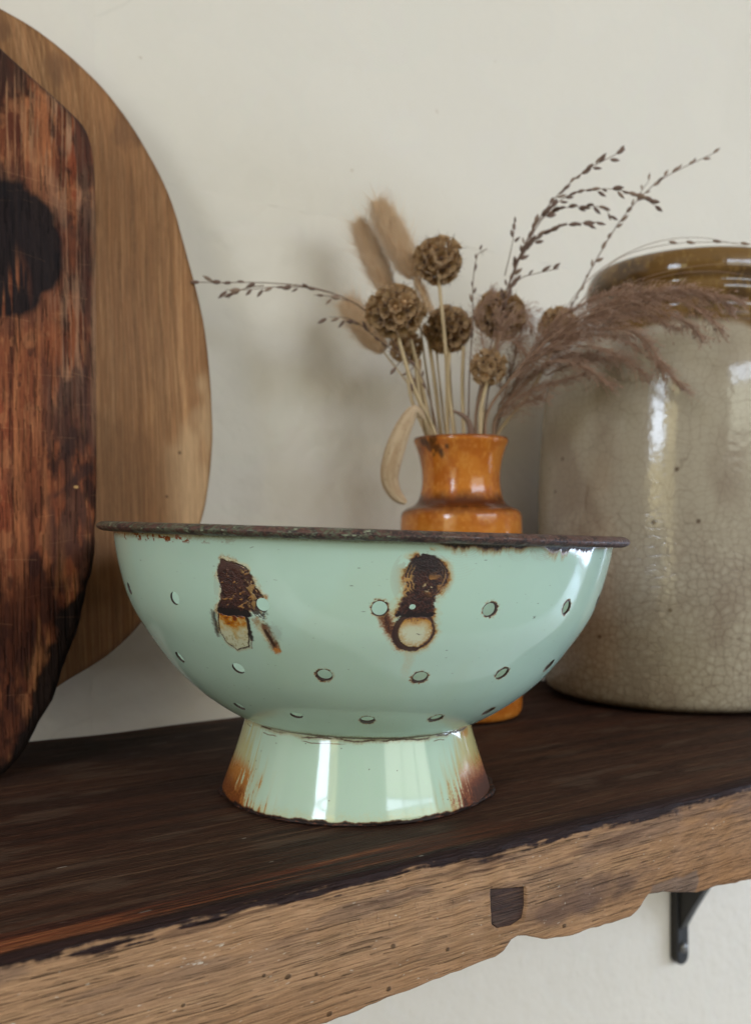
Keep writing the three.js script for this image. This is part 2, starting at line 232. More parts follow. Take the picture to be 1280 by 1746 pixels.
const shelfTex = bake(2048, 1536, (u, v, o) => {
  const s = SH0 + u * SHW, w = v * SHV, warp = (fbm(s * 7, w * 20, 3, 2) - 0.5) * 0.012, pale = shelfInk(u, v, 0), dark = shelfInk(u, v, 1), lite = shelfInk(u, v, 2);
  let bare = 0, rag = 0;
  if (w > 0.27) { rag = (fbm(s * 60, w * 700, 19, 4) - 0.5) * 0.0085 + (fbm(s * 420, w * 260, 2, 3) - 0.5) * 0.0022 + (fbm(s * 8, 3, 7, 3) - 0.5) * 0.005; bare = sst(-0.0009, 0.0011, w - (0.3055 + (s - 0.2) * 0.004 + rag)); }
  const band = fbm(s * 3.2, (w + warp) * 130, 11, 4), fib = fbm(s * 22, (w + warp * 0.3) * 1300, 4, 2), hf = noise(s * 170, w * 2300, 7), hf2 = noise(s * 420, w * 2000, 17), blot = fbm(s * 14, w * 30, 8, 3);
  o[0] = o[1] = o[2] = 0; let grit = 0;
  if (bare < 1) {                                  // stained top
    const T = C(74, 45, 33).slice(); mix(T, C(38, 26, 22), 1.3 * (band - 0.22)); mix(T, C(104, 76, 56), 0.55 * sst(0.5, 0.8, fib) * sst(0.35, 0.6, blot)); mix(T, C(132, 98, 74), 0.75 * lite * sst(0.32, 0.6, blot + 0.15 * (0.3 - s)));
    mix(T, C(34, 26, 25), 0.75 * sst(0.5, 0.62, fbm(s * 4, w * 45, 31, 3)) * sst(0.17, 0.06, w)); mix(T, C(86, 66, 54), 0.6 * sst(0.58, 0.72, fbm(s * 30, w * 120, 61, 4)));
    if (w > 0.27) {
      const red = sst(0.2835, 0.289, w + rag * 0.7) * sst(0.2985, 0.2945, w - rag * 0.7) * sst(0.29, 0.13, s + 0.16 * (band - 0.5)), bk = fbm(s * 16, w * 420, 71, 3);
      mix(T, C(102, 50, 32), 0.95 * red * sst(0.32, 0.6, bk)); mix(T, C(150, 92, 58), 0.7 * red * sst(0.56, 0.68, bk)); mix(T, C(40, 24, 23), 0.8 * red * sst(0.5, 0.62, fbm(s * 13, w * 500, 91, 3))); mix(T, C(38, 24, 25), 0.85 * sst(0.297, 0.3005, w - rag * 0.5));
    }
    mul(T, (1 - 0.72 * dark) * (0.66 + 0.45 * hf + 0.22 * hf2)); for (let k = 0; k < 3; k++) o[k] += T[k] * (1 - bare);
  }
  if (bare > 0) {                                  // bare worn front
    const B = C(170, 131, 98).slice(); mix(B, C(124, 91, 66), 0.6 * sst(0.42, 0.75, band)); mix(B, C(182, 144, 108), 0.4 * sst(0.5, 0.75, fib)); mix(B, C(200, 164, 128), 0.55 * lite);
    mix(B, C(158, 114, 76), 0.5 * sst(0.28, 0.36, s) + 0.3 * sst(0.334, 0.35, w));
    const diag = noise((s * 0.85 + w * 1.6) * 700, (s - w) * 18, 77); mix(B, C(112, 82, 62), 0.26 * sst(0.55, 0.85, diag) * sst(0.27, 0.34, s));
    const sx = (s - 0.283) / 0.038, sy = (w - 0.3335 + (s - 0.283) * 0.06) / 0.0085; mix(B, C(98, 76, 68), 0.7 * sst(1.2, 0.4, Math.hypot(sx, sy) + 1.5 * (fbm(s * 90, w * 160, 14, 4) - 0.5)));
    const qx = (s - 0.344) / 0.0155, qy = (w - 0.3455) / 0.008; mix(B, C(124, 104, 92), 0.75 * sst(1.05, 0.9, Math.max(Math.abs(qx), Math.abs(qy)) + 0.6 * (fbm(s * 120, w * 120, 24, 3) - 0.5)));
    mix(B, C(122, 98, 84), 0.55 * sst(0.45, 0.6, fbm(s * 22, w * 140, 41, 4)) * sst(0.335, 0.312, w)); mix(B, C(88, 62, 50), 0.6 * sst(0.60, 0.7, fbm(s * 26, w * 500, 81, 3)) * sst(0.322, 0.312, w));
    mul(B, (1 - 0.72 * dark) * (0.74 + 0.36 * hf + 0.16 * hf2)); for (let k = 0; k < 3; k++) o[k] += B[k] * bare; grit = noise(s * 1500, w * 1500, 3);
  }
  mix(o, C(226, 216, 202), pale * (bare > 0.5 ? 0.75 : 0.5));
  o[3] = 0.55 + 0.3 * (fib - 0.5) + 0.25 * (band - 0.5) - 0.6 * dark + 0.2 * lite + 0.15 * pale + 0.12 * bare + 0.1 * grit + 0.25 * (hf - 0.5) + 0.15 * (hf2 - 0.5); o[4] = lerp(0.56 + 0.2 * (0.5 - lite) + 0.16 * (blot - 0.5), 0.8, bare);
}, THREE.MirroredRepeatWrapping);
const shelfMat = std(shelfTex, { bumpScale: 0.0009, specularIntensity: 0.35 });
const shelf = thing('shelf', 'thick wooden plank shelf, dark stained on top with bare worn front edge', 'shelf');
place(shelf, 0, 0, 0);
{
  const low = [[-1.2, -0.049], [0.16, -0.0485], [0.198, -0.0468], [0.2385, -0.0448], [0.2425, -0.0435], [0.2466, -0.0402], [0.2505, -0.0397], [0.2565, -0.0415], [0.2649, -0.0447], [0.28, -0.0462], [0.2988, -0.0466], [0.3151, -0.0466], [0.3175, -0.0455], [0.3215, -0.0434], [0.3268, -0.0392], [0.335, -0.0402], [0.3604, -0.0460], [0.371, -0.0456], [0.4, -0.0474], [2.2, -0.048]];
  const lowAt = (s) => { for (let k = 1; k < low.length; k++) if (s <= low[k][0]) { const t = (s - low[k - 1][0]) / (low[k][0] - low[k - 1][0]); return lerp(low[k - 1][1], low[k][1], t); } return -0.048; };
  const pegHole = [[0.2360, -0.0178], [0.2448, -0.0192], [0.2540, -0.0206], [0.2542, -0.0284], [0.2527, -0.0332], [0.247, -0.0348], [0.2396, -0.0342], [0.2368, -0.0318], [0.2362, -0.025]];
  const ss = []; for (let s = -1.15; s < -0.06; s += 0.03) ss.push(s); for (let s = -0.06; s < 0.56; s += s > 0.228 && s < 0.262 ? 0.0006 : 0.0016) ss.push(s); for (let s = 0.56; s <= 2.05; s += 0.03) ss.push(s);
  const back = (s) => 0.0235 + 0.006 * (fbm(s * 9 + 3, 0, 0, 3) - 0.5) + 0.0045 * Math.exp(-(((s - 0.168) / 0.03) ** 2));
  const NT = 44, NCn = 8, NF = 44, NU = 6, rows = NT + NCn + NF + NU + 4;
  const g = grid(ss.length - 1, rows, (uu, vv) => {
    const s = ss[Math.round(uu * (ss.length - 1))], k = Math.round(vv * rows), b = back(s), lo = lowAt(s) + 0.0006 * (noise(s * 240, 1, 3) - 0.5);
    const fr = 0.3042 + 0.0016 * (fbm(s * 12, 5, 1, 3) - 0.5) + 0.0009 * (noise(s * 120, 2, 2) - 0.5), R = 0.0036 + 0.003 * (fbm(s * 18, 9, 4, 3) - 0.3);
    let n, y, w;
    if (k <= NT) { n = lerp(b, fr - R, k / NT); y = 0; w = n; }
    else if (k <= NT + NCn) { const a = (k - NT) / NCn * Math.PI / 2; n = fr - R + R * Math.sin(a); y = -R + R * Math.cos(a); w = fr - R + R * a; }
    else if (k <= NT + NCn + NF) { const t = (k - NT - NCn) / NF; y = lerp(-R, lo + 0.0018, t); { const e = s > 0.225 && s < 0.265 ? polySD(pegHole, s, y) : 1; n = fr + 0.0007 * (noise(s * 40, y * 300, 3) - 0.5) - 0.0026 * sst(0.0003, -0.0006, e); } w = fr - R + R * 1.57 - (y + R); }
    else { const m = k - NT - NCn - NF, e = fr + 0.0007 * (noise(s * 40, (lo + 0.0018) * 300, 3) - 0.5); if (m <= 3) { const a = m / 3 * Math.PI / 2; n = e - 0.0018 + 0.0018 * Math.cos(a); y = lo + 0.0018 - 0.0018 * Math.sin(a); w = fr - R + R * 1.57 - (y + R); } else { const t = (m - 3) / (NU + 1); n = lerp(fr - 0.0018, b, t); y = k === rows ? -0.002 : lerp(lo, -0.048, clamp(t * 3)); w = 0.36 + 0.1 * t; } }
    const dy = k < NT + 4 ? 0.00045 * (fbm(s * 20, n * 160, 2, 3) - 0.5) + 0.0007 * (fbm(s * 5, n * 14, 8, 2) - 0.5) - 0.0004 : 0;
    return [s, y + dy, n, w];
  }, { uv: (u, v, p) => [(p[0] - SH0) / SHW, p[3] / SHV] });
  part('plank', g, shelfMat, shelf);
  const pegMat = new THREE.MeshStandardMaterial({ color: new THREE.Color().setRGB(1, 0.92, 0.9), map: texIn(shelfTex.map, 1.3 / SHW, 1.3 / SHV, 0.12, 0.42), bumpMap: texIn(shelfTex.pack, 1.3 / SHW, 1.3 / SHV, 0.12, 0.42), bumpScale: 0.0012, roughness: 0.75 });
  const ps = new THREE.Shape([[0.2362, -0.0184], [0.2448, -0.0198], [0.2534, -0.0212], [0.2535, -0.028], [0.2522, -0.0326], [0.247, -0.0342], [0.24, -0.0336], [0.2374, -0.0316], [0.2368, -0.025]].map((p) => new THREE.Vector2(...p)));
  part('peg', new THREE.ExtrudeGeometry(ps, { depth: 0.012, bevelEnabled: true, bevelSize: 0.0006, bevelThickness: 0.0005, bevelSegments: 2 }).translate(0, 0, 0.3042 - 0.0135), pegMat, shelf);
}
{
  const iron = new THREE.MeshStandardMaterial({ color: new THREE.Color().setRGB(0.02, 0.018, 0.016), roughness: 0.42, metalness: 0.3, bumpMap: plasterTex.pack, bumpScale: 0.002 });
  const b = thing('shelf_bracket', 'black iron shelf bracket on the wall under the shelf', 'bracket'); place(b, 0.7165, 0, 0);
  const legS = new THREE.Shape(); legS.moveTo(-0.0066, -0.052); legS.lineTo(-0.0066, -0.274); legS.absarc(0, -0.276, 0.0066, Math.PI, 2 * Math.PI, false); legS.lineTo(0.0066, -0.052);
  part('wall_leg', new THREE.ExtrudeGeometry(legS, { depth: 0.006, bevelEnabled: true, bevelSize: 0.0015, bevelThickness: 0.0015, bevelSegments: 3 }).translate(0, 0, 0.0015), iron, b);
  part('top_leg', new RoundedBoxGeometry(0.018, 0.006, 0.24, 3, 0.0015).translate(0, -0.0525, 0.125), iron, b);
  const web = new THREE.Shape([[0.008, -0.252], [0.022, -0.226], [0.06, -0.165], [0.12, -0.105], [0.2, -0.06], [0.2, -0.056], [0.008, -0.056]].map((p) => new THREE.Vector2(...p)));
  part('brace', new THREE.ExtrudeGeometry(web, { depth: 0.008, bevelEnabled: true, bevelSize: 0.001, bevelThickness: 0.001, bevelSegments: 2 }).rotateY(-Math.PI / 2).translate(0.004, 0, 0), iron, b);
  part('screw', new THREE.SphereGeometry(0.0048, 20, 12).scale(1, 1, 0.6).translate(0, -0.268, 0.0095), new THREE.MeshStandardMaterial({ color: 0x777470, roughness: 0.35, metalness: 0.8 }), b);
  part('screw', new THREE.SphereGeometry(0.0048, 20, 12).scale(1, 1, 0.6).translate(0, -0.09, 0.0095), iron, b);
}

// ───────────────────────── the colander ─────────────────────────
const COL = V(-0.0093, 0, -0.447), TILT = 1.8 * Math.PI / 180;
const holes = []; // [azimuth in degrees, height, radius]
for (let k = 0; k < 16; k++) { holes.push([1.9 + 22.5 * k + rr(-0.5, 0.5), 0.0938 + rr(-0.0004, 0.0004), 0.00285]); holes.push([-9.4 + 22.5 * k + rr(-0.5, 0.5), 0.0668, 0.0029]); holes.push([1.5 + 22.5 * k + rr(-0.4, 0.4), 0.0465, 0.0028]); }
holes.push([8.1, 0.0949, 0.0013]);
const outP = resample([[0, 0.0292], [0.02, 0.0293], [0.040, 0.0302], [0.0535, 0.0340], [0.0705, 0.0436], [0.0862, 0.0568], [0.0988, 0.0724], [0.1077, 0.0865], [0.1133, 0.1030], [0.1161, 0.1165], [0.1166, 0.1205]], 90);
const innP = outP.map((q, k) => { const a = outP[Math.max(0, k - 1)], b = outP[Math.min(outP.length - 1, k + 1)], dx = b[0] - a[0], dy = b[1] - a[1], L = Math.hypot(dx, dy); return k === 0 ? [0, q[1] + 0.0009] : [Math.max(0.0001, q[0] - 0.0009 * dy / L), k === outP.length - 1 ? q[1] : q[1] + 0.0009 * dx / L]; }).reverse().filter((q, k, A) => k % 2 === 0 || k === A.length - 1);
const rAt = (y) => { for (let k = 1; k < outP.length; k++) if (outP[k][1] >= y && outP[k][0] > 0.03) { const t = (y - outP[k - 1][1]) / (outP[k][1] - outP[k - 1][1] || 1); return lerp(outP[k - 1][0], outP[k][0], clamp(t)); } return outP[outP.length - 1][0]; };
const slopeAt = (y) => { const a = rAt(y - 0.001), b = rAt(y + 0.001); return Math.atan2(b - a, 0.002); };     // how far the wall leans out
const BY0 = 0.03, BYH = 0.0925;
const MM = 1.92;                                   // mm on the wall per degree of azimuth
const up = (L) => L.map(([a, y]) => [a * MM, y]);
const M1 = up([[-29, 109.4], [-26.7, 109.2], [-23.8, 107.7], [-22.6, 105], [-22.3, 100.9], [-20.6, 96.8], [-21.6, 92], [-24.4, 91.1], [-31.2, 90.2], [-29.4, 97.7], [-29.9, 103.3]]);
const M1T = up([[-31.2, 89.9], [-32.2, 82.3], [-31.5, 77.6], [-29.3, 74.8], [-26, 76.7], [-24.8, 82.7], [-24.4, 89.9]]);
const M2N = up([[6.6, 101.5], [12.3, 100], [12.1, 91.7], [4.9, 91.3], [5.6, 96.5]]);
const bowlInk = ink(2048, 1024, (g) => {           // red: fine brown hair cracks; green: dark specks
  const P = (x, y) => [(x / MM / 360 + 0.5) * 2048, (1 - (y / 1000 - BY0) / BYH) * 1024];
  g.strokeStyle = '#f00';
  const arc = (cx, cy, r, a0, a1, al, w) => { g.globalAlpha = al; g.lineWidth = w; g.beginPath(); for (let k = 0; k <= 14; k++) { const a = lerp(a0, a1, k / 14), [x, y] = P(cx + r * Math.cos(a), cy + r * 1.02 * Math.sin(a)); k ? g.lineTo(x, y) : g.moveTo(x, y); } g.stroke(); };
  for (let k = 0; k < 8; k++) arc(19.3, 105.6, 8 + k * 0.62, 2.5 + rr(-0.2, 0.2), 3.7 + rr(-0.2, 0.3), 0.85 - k * 0.08, 1.2);
  for (let k = 0; k < 6; k++) arc(19.3, 105.6, 7.6 + k * 0.5, -0.7 + rr(-0.2, 0.2), 0.8 + rr(-0.2, 0.3), 0.9 - k * 0.13, 1.3);
  for (let k = 0; k < 4; k++) arc(19.3, 105.8, 8.2 + k * 0.5, 0.7, 2.4, 0.6 - k * 0.12, 1.1);
  for (let k = 0; k < 8; k++) arc(-50, 98, 5 + k * 0.7, 2.2 + rr(-0.2, 0.2), 3.6 + rr(-0.3, 0.2), 0.4, 1);
  for (let c = 0; c < 9; c++) { const cx = rr(28, 100), n = 3 + Math.floor(rr(0, 4)), r0 = rr(2.2, 4.5); for (let k = 0; k < n; k++) arc(cx + k * 0.3, 119.5, r0 + k * 0.7, 3.5 + rr(0, 0.8), 5.9 - rr(0, 0.9), rr(0.2, 0.6), 1); }
  for (let k = 0; k < 12; k++) arc(98, 119, 5 + k * 0.45, 3.3 + rr(0, 0.6), 4.4 + rr(0, 0.4), rr(0.3, 0.8), 1.2);
  for (let k = 0; k < 10; k++) arc(30, 119.6, 5 + k * 1.0, 4.0 + rr(-0.5, 0.3), 5.3 + rr(-0.3, 0.3), 0.3, 0.9);
  g.fillStyle = '#0f0';
  for (let k = 0; k < 520; k++) { const [x, y] = P(rr(-345, 345), rr(40, 118)); g.globalAlpha = rr(0.2, 0.75); g.beginPath(); g.ellipse(x, y, rr(0.5, 1.3), rr(0.5, 1.5), 0, 0, 7); g.fill(); }
  for (let k = 0; k < 22; k++) { const [x, y] = P(rr(-150, 150), rr(45, 116)); g.globalAlpha = rr(0.6, 1); g.beginPath(); g.ellipse(x, y, rr(1.2, 2.4), rr(1.2, 2.4), rr(0, 3), 0, 7); g.fill(); }
  g.strokeStyle = '#0f0'; for (const [x0, y0, x1, y1] of [[-22.4 * MM, 114.6, -21.8 * MM, 115.1], [-18 * MM, 103.3, -17.5 * MM, 103.2], [36 * MM, 91, 36.6 * MM, 90.2], [36.1 * MM, 90, 36.6 * MM, 91]]) { g.globalAlpha = 0.6; g.lineWidth = 2; g.beginPath(); g.moveTo(...P(x0, y0)); g.lineTo(...P(x1, y1)); g.stroke(); }
});
const MINT = C(188, 215, 198), RUST = C(52, 26, 22), RUSTM = C(104, 56, 28), ORANGE = C(188, 112, 30), CREAM = C(205, 206, 176), TAN = C(176, 146, 92), BLACKR = C(26, 15, 15);
const enamel = (x, y, z, o) => { const k = fbm(x, y, z, 3); mul(o, 0.985 + 0.05 * (k - 0.5)); };
const bowlTex = bake(2048, 1024, (u, v, o) => {
  const deg = (u - 0.5) * 360, x0 = deg * MM, y0 = (BY0 + v * BYH) * 1000, near = Math.abs(deg) < 100;
  o[0] = MINT[0]; o[1] = MINT[1]; o[2] = MINT[2]; enamel(x0 * 0.04, y0 * 0.05, 2, o);
  mix(o, C(186, 208, 184), 0.35 * sst(0.5, 0.72, fbm(x0 * 0.03, y0 * 0.03, 9, 3)));
  let rough = 0.1, hgt = 0.8;
  const wx = (fbm(x0 * 0.55, y0 * 0.55, 3, 4) - 0.5), wy = (fbm(x0 * 0.55 + 40, y0 * 0.55, 6, 4) - 0.5), fine = fbm(x0 * 1.9, y0 * 1.9, 12, 4), gr = noise(x0 * 6, y0 * 6, 4), x = x0 + wx * 1.8, y = y0 + wy * 1.8;
  const rust = (c, t, r, h) => { t = clamp(t); mix(o, c, t); if (r !== undefined) rough = lerp(rough, r, t); if (h !== undefined) hgt = lerp(hgt, h, t); };
  if (near) {
    rust(C(150, 92, 54), 0.6 * bowlInk(u, v, 0)); rust(C(70, 54, 44), 0.75 * bowlInk(u, v, 1));
    const iron = (t) => { rust(fine > 0.56 ? C(70, 34, 24) : RUST, t, 0.36 + 0.3 * gr, 0.25 + 0.4 * gr * fine + 0.2 * (fbm(x0 * 0.9, y0 * 0.9, 111, 3) - 0.5)); rust(BLACKR, t * 0.6 * sst(0.5, 0.38, fine)); };
    // chip on the left
    if (x0 > -70 && x0 < -30) {
      const a = polySD(M1, x, y), b = polySD(M1T, x0 + wx * 0.8, y0 + wy * 0.8);
      const halo = sst(2.2, 0.1, a + 2.6 * (fine - 0.5)); const pt = sst(0.40, 0.62, fbm(x0 * 0.3 + 7, y0 * 0.3, 131, 3)); rust(C(190, 160, 104), 0.65 * pt * sst(3.0, 0.2, a + 3 * (fine - 0.5) + 2 * wx)); rust(C(150, 96, 50), 0.85 * pt * halo); rust(C(214, 204, 168), 0.7 * sst(0.9, 0.5, Math.abs(a - 0.5) + 1.2 * (gr - 0.5)) * sst(0.45, 0.55, fbm(x0 * 0.4, y0 * 0.4, 121, 3)), 0.2); rust(RUSTM, 0.8 * sst(0.5, -0.1, a + 1.4 * (fine - 0.5)), 0.5);
      const ring = sst(1.5, 0.1, segD(-63, 89.5, -63.6, 80.5, x, y) + 1.2 * (fine - 0.5)); rust(C(92, 70, 58), 0.8 * ring, 0.4); rust(BLACKR, 0.8 * sst(0.9, 0.3, segD(-62, 89.5, -62.8, 81.5, x, y) + 0.6 * (gr - 0.5)), 0.6);
      rust(TAN, 0.5 * sst(1.5, 0.2, b + 1.2 * (fine - 0.5)));
      if (b < 0.3) { const t = sst(0.25, -0.1, b); rust(CREAM, t, 0.14, 0.66); const d = (89.9 - y) / 14; const dd = d + 0.9 * wy + 0.16 * (fine - 0.5) + 0.02 * Math.abs(x + 53); rust(C(190, 156, 84), 0.85 * t * sst(0.9, 0.36, dd)); rust(C(186, 112, 26), t * sst(0.5, 0.16, dd), 0.22); rust(C(112, 52, 20), t * sst(0.24, 0.06, dd), 0.35); rust(C(160, 150, 104), 0.6 * t * sst(0.6, 0.66, fine) * sst(0.4, 0.7, d)); }
      rust(RUST, 0.95 * sst(0.45, 0.12, Math.abs(b) + 0.5 * (gr - 0.5) + (x < -53 && y < 82 ? 0.12 : 0)), 0.6, 0.45);
      rust(BLACKR, 0.95 * sst(1.05, 0.5, segD(-47.2, 90.5, -47.4, 79.5, x, y) + 0.5 * (fine - 0.5)), 0.6, 0.4); rust(RUSTM, 0.6 * sst(0.5, 0.2, segD(-47.4, 79, -49, 76, x, y)));
      rust(C(206, 206, 176), 0.8 * sst(1.1, 0.5, segD(-42.2, 84.4, -40.2, 80.4, x, y)), 0.14, 0.66);
      rust(TAN, 0.6 * sst(3.4, 1.0, Math.min(segD(-42, 86, -38.9, 81, x, y), segD(-38.9, 81, -38, 77.8, x, y)) + 2.6 * (fine - 0.5))); rust(RUSTM, 0.9 * sst(2.1, 0.6, 1.6 * wx + Math.min(segD(-40.4, 85, -38.9, 81, x, y), segD(-38.9, 81, -38, 77.8, x, y)) + 1.2 * (fine - 0.5)), 0.5, 0.5); rust(BLACKR, 0.8 * sst(0.95, 0.4, Math.min(segD(-40, 83.6, -38.9, 81, x, y), segD(-38.9, 81, -38.2, 78.6, x, y)) + 0.5 * (gr - 0.5)));
      rust(ORANGE, 0.85 * sst(2.2, 0.5, Math.hypot(x + 37.4, y - 76) + 1.5 * (fine - 0.5))); rust(C(150, 158, 150), 0.35 * sst(3.4, 1.6, Math.hypot(x + 36, (y - 83.4) * 0.8) + 1.4 * (fine - 0.5)));
      if (a < 0.5) { iron(sst(0.3, -0.25, a + 0.5 * (fine - 0.5))); const fl = fbm(x0 * 0.5 - y0 * 0.9, x0 * 0.35 + y0 * 0.4, 15, 4); rust(C(176, 128, 74), 0.8 * sst(0.63, 0.7, fl) * sst(0.1, -0.4, a), 0.35, 0.55); rust(C(74, 38, 28), 0.6 * sst(0.5, 0.6, fbm(x0 * 0.7, y0 * 0.5, 105, 3))); rust(C(90, 66, 60), 0.6 * sst(104, 107, y + wx * 3) * sst(0, -0.5, a), 0.3, 0.6); rust(C(206, 166, 104), 0.8 * sst(0.6, 0.68, fbm(x0 * 1.1, y0 * 1.1, 25, 3)) * sst(-44.5, -41.5, x + (y - 96) * 0.4), 0.35); }
      { const nd = segD(-45, 99, -41.5, 91, x, y), ns = fbm(x0 * 0.8 + y0 * 0.5, x0 * 0.3 - y0 * 0.5, 141, 4); const t = sst(3.6, 2.4, nd + 2 * (fine - 0.5)) * sst(0.5, 0, -a - 3); rust(C(168, 132, 82), 0.75 * t * sst(0.46, 0.6, ns), 0.4, 0.6); rust(RUST, 0.9 * t * sst(0.5, 0.4, ns), 0.5, 0.4); } rust(C(150, 112, 70), 0.6 * sst(2.6, 0.6, Math.hypot(x + 43.5, y - 87.5) + 2.4 * (fine - 0.5))); rust(BLACKR, sst(1.7, 1.1, segD(-59, 90.2, -46.5, 89.9, x, y) + 0.8 * (fine - 0.5)), 0.6, 0.3);
    }
    // chip right of the middle
    if (x0 > 0 && x0 < 36) {
      const rx = (x - 19.4) / 7.7, ry = (y - 106.2) / 8.2, disc = (Math.hypot(rx, ry) - 1) * 7.8, nk = polySD(M2N, x, y), up2 = Math.min(disc, nk);
      const lx = (x0 + wx * 0.8 - 17.5) / 7.4, ly = (y0 + wy * 0.8 - 85.6) / 6.9, low = (Math.hypot(lx, ly) - 1) * 7;
      const pt = sst(0.36, 0.6, fbm(x0 * 0.28 + 3, y0 * 0.28, 151, 3) + 0.12 * sst(103, 96, y0)); const m2 = Math.min(up2, low) + 2.2 * wy; rust(C(194, 172, 116), 0.6 * pt * sst(3.6, 0.2, m2 + 1.2 * (fine - 0.5))); rust(C(176, 134, 70), 0.7 * pt * sst(1.9, 0.1, m2 + 1.4 * (fine - 0.5))); rust(C(136, 78, 34), 0.75 * pt * sst(1.1, 0, m2 + 1.4 * (fine - 0.5))); rust(TAN, 0.5 * pt * sst(2.2, 0.1, low + 1.4 * (fine - 0.5)) * sst(-1.5, 0.5, low)); rust(C(172, 104, 36), 0.6 * sst(1.3, 0, low + 1.4 * (fine - 0.5)) * sst(-0.9, 0.2, low)); rust(RUSTM, 0.8 * sst(0.6, -0.3, up2 + 1.6 * (fine - 0.5)), 0.5);
      rust(C(192, 184, 148), 0.5 * sst(3.2, 0.8, Math.abs(x - 17 + 0.3 * Math.sin(y))) * sst(62, 74, y) * sst(79.5, 77, y) * (0.4 + fine));
      const lf = Math.min(segD(5, 92.5, 8.2, 86, x, y), segD(8.2, 86, 12.5, 80.5, x, y)); rust(ORANGE, 0.7 * sst(3.6, 1.2, lf + 1.8 * (fine - 0.5))); rust(RUSTM, 0.95 * sst(2.8, 1.0, lf + 2.2 * (fine - 0.5)), 0.5, 0.5); rust(RUST, 0.9 * sst(1.3, 0.4, lf + 2.4 * (gr - 0.4)), 0.6, 0.42);
      if (low < 0.4) { const t = sst(0.2, -0.3, low); rust(CREAM, t, 0.12, 0.68); const ed = -low; rust(C(188, 146, 78), 0.8 * t * sst(4.4, 0.4, ed + 3 * (fine - 0.5) + 3 * wx)); rust(C(150, 90, 36), 0.7 * t * sst(1.6, 0.3, ed + 2 * (fine - 0.5))); rust(C(196, 140, 66), 0.8 * t * sst(86.4, 90.4, y + 3 * wx + 1.5 * (fine - 0.5))); rust(RUSTM, t * sst(89.4, 91.6, y + 4 * (fine - 0.5)), 0.45); rust(RUST, 0.8 * sst(0.75, 0.3, segD(18.7, 84.8, 20.4, 84.2, x, y) + 0.8 * gr)); }
      rust(RUST, 0.95 * sst(0.75, 0.2, Math.abs(low) + 0.7 * (fine - 0.5) - 0.55 * sst(0.2, 1, -lx) - 0.5 * sst(0.3, 0.9, -ly * 0.7 - lx * 0.5)), 0.6, 0.44);
      if (up2 < 0.6) {
        iron(sst(0.35, -0.3, up2 + 0.9 * (fine - 0.5))); const fl = fbm(x0 * 0.42, y0 * 0.5, 35, 4);
        rust(C(176, 124, 70), 0.8 * sst(0.54, 0.64, fl) * sst(1.2, 0.2, Math.hypot((x - 22) / 5, (y - 103.5) / 4.5)), 0.4, 0.56); rust(C(196, 150, 90), 0.75 * sst(0.5, 0.62, fbm(x0 * 0.9, y0 * 0.8, 45, 4)) * sst(15.5, 13.6, x) * sst(98, 100, y) * sst(108.5, 106.5, y), 0.4, 0.6);
        const ang = Math.atan2(ry, rx), ringl = Math.hypot(rx, ry), lines = 0.5 + 0.5 * Math.sin(ringl * 46 + 3 * wx);
        rust(C(178, 134, 76), 0.85 * sst(0.35, 0.8, lines) * sst(0.62, 0.72, ringl) * sst(1.04, 0.98, ringl) * Math.max(sst(2.3, 2.6, ang), sst(-2.2, -2.5, ang)), 0.35, 0.6);
        rust(C(150, 112, 70), 0.75 * sst(0.4, 0.8, lines) * sst(0.7, 0.78, ringl) * sst(1.02, 0.97, ringl) * sst(1.0, 0.7, Math.abs(ang)), 0.35, 0.6);
        rust(C(132, 92, 56), 0.8 * sst(0.44, 0.6, fbm(x0 * 0.5, y0 * 0.6, 161, 4)) * sst(1, 0.35, Math.hypot((rx - 0.36) / 0.48, (ry + 0.12) / 0.42)), 0.35, 0.58); rust(C(206, 182, 138), 0.85 * sst(0.56, 0.64, fbm(x0 * 1.2, y0 * 1.2, 171, 3)) * sst(1, 0.4, Math.hypot((rx - 0.1) / 0.3, (ry + 0.5) / 0.25)), 0.3);
        rust(BLACKR, 0.7 * sst(106, 109, y + wx * 4) * sst(0.1, -0.6, disc), 0.6);
      }
      rust(BLACKR, 0.9 * sst(1.0, 0.6, segD(10.2, 91.9, 23, 92.2, x, y) + 0.7 * (fine - 0.5)), 0.6, 0.36);
    }
    // rust creeping out from under the rolled rim
    const depth = 119.2 - y0, f1 = fbm(x0 * 0.16, 2, 55, 4), f2 = fbm(x0 * 0.9, y0 * 0.3, 65, 4);
    const right = sst(16, 26, x0) * sst(190, 104, x0), in1 = sst(22, 30, x0) * sst(62, 50, x0), in2 = sst(64, 74, x0) * sst(104, 97, x0), reach = right * (0.5 + 0.7 * f1) + (in1 * 2.6 + in2 * 3.6) * (0.25 + 1.1 * f2 * sst(0.3, 0.6, fbm(x0 * 0.45, 4, 58, 3)));
    rust(TAN, 0.75 * sst(reach * 1.5 + 1.2, reach * 0.8, depth) * right * (0.5 + fine)); rust(RUSTM, 0.8 * sst(reach * 1.1 + 0.3, reach * 0.7, depth) * right, 0.55); rust(BLACKR, 0.95 * sst(reach * 0.85, reach * 0.5, depth + 1.2 * (fine - 0.5)) * right, 0.65, 0.5);
    const lft = sst(-58, -74, x0) + 0.5 * sst(-40, -58, x0); rust(C(168, 150, 108), 0.6 * lft * sst(3, 0.8, depth + 3 * (fine - 0.5))); rust(C(132, 70, 34), 0.85 * lft * sst(0.62, 0.7, fbm(x0 * 0.5, y0 * 0.7, 75, 3)) * sst(4.4, 2.6, depth));
    rust(C(128, 126, 100), 0.6 * sst(1.5, 0.5, depth + 1.2 * (fine - 0.5)));
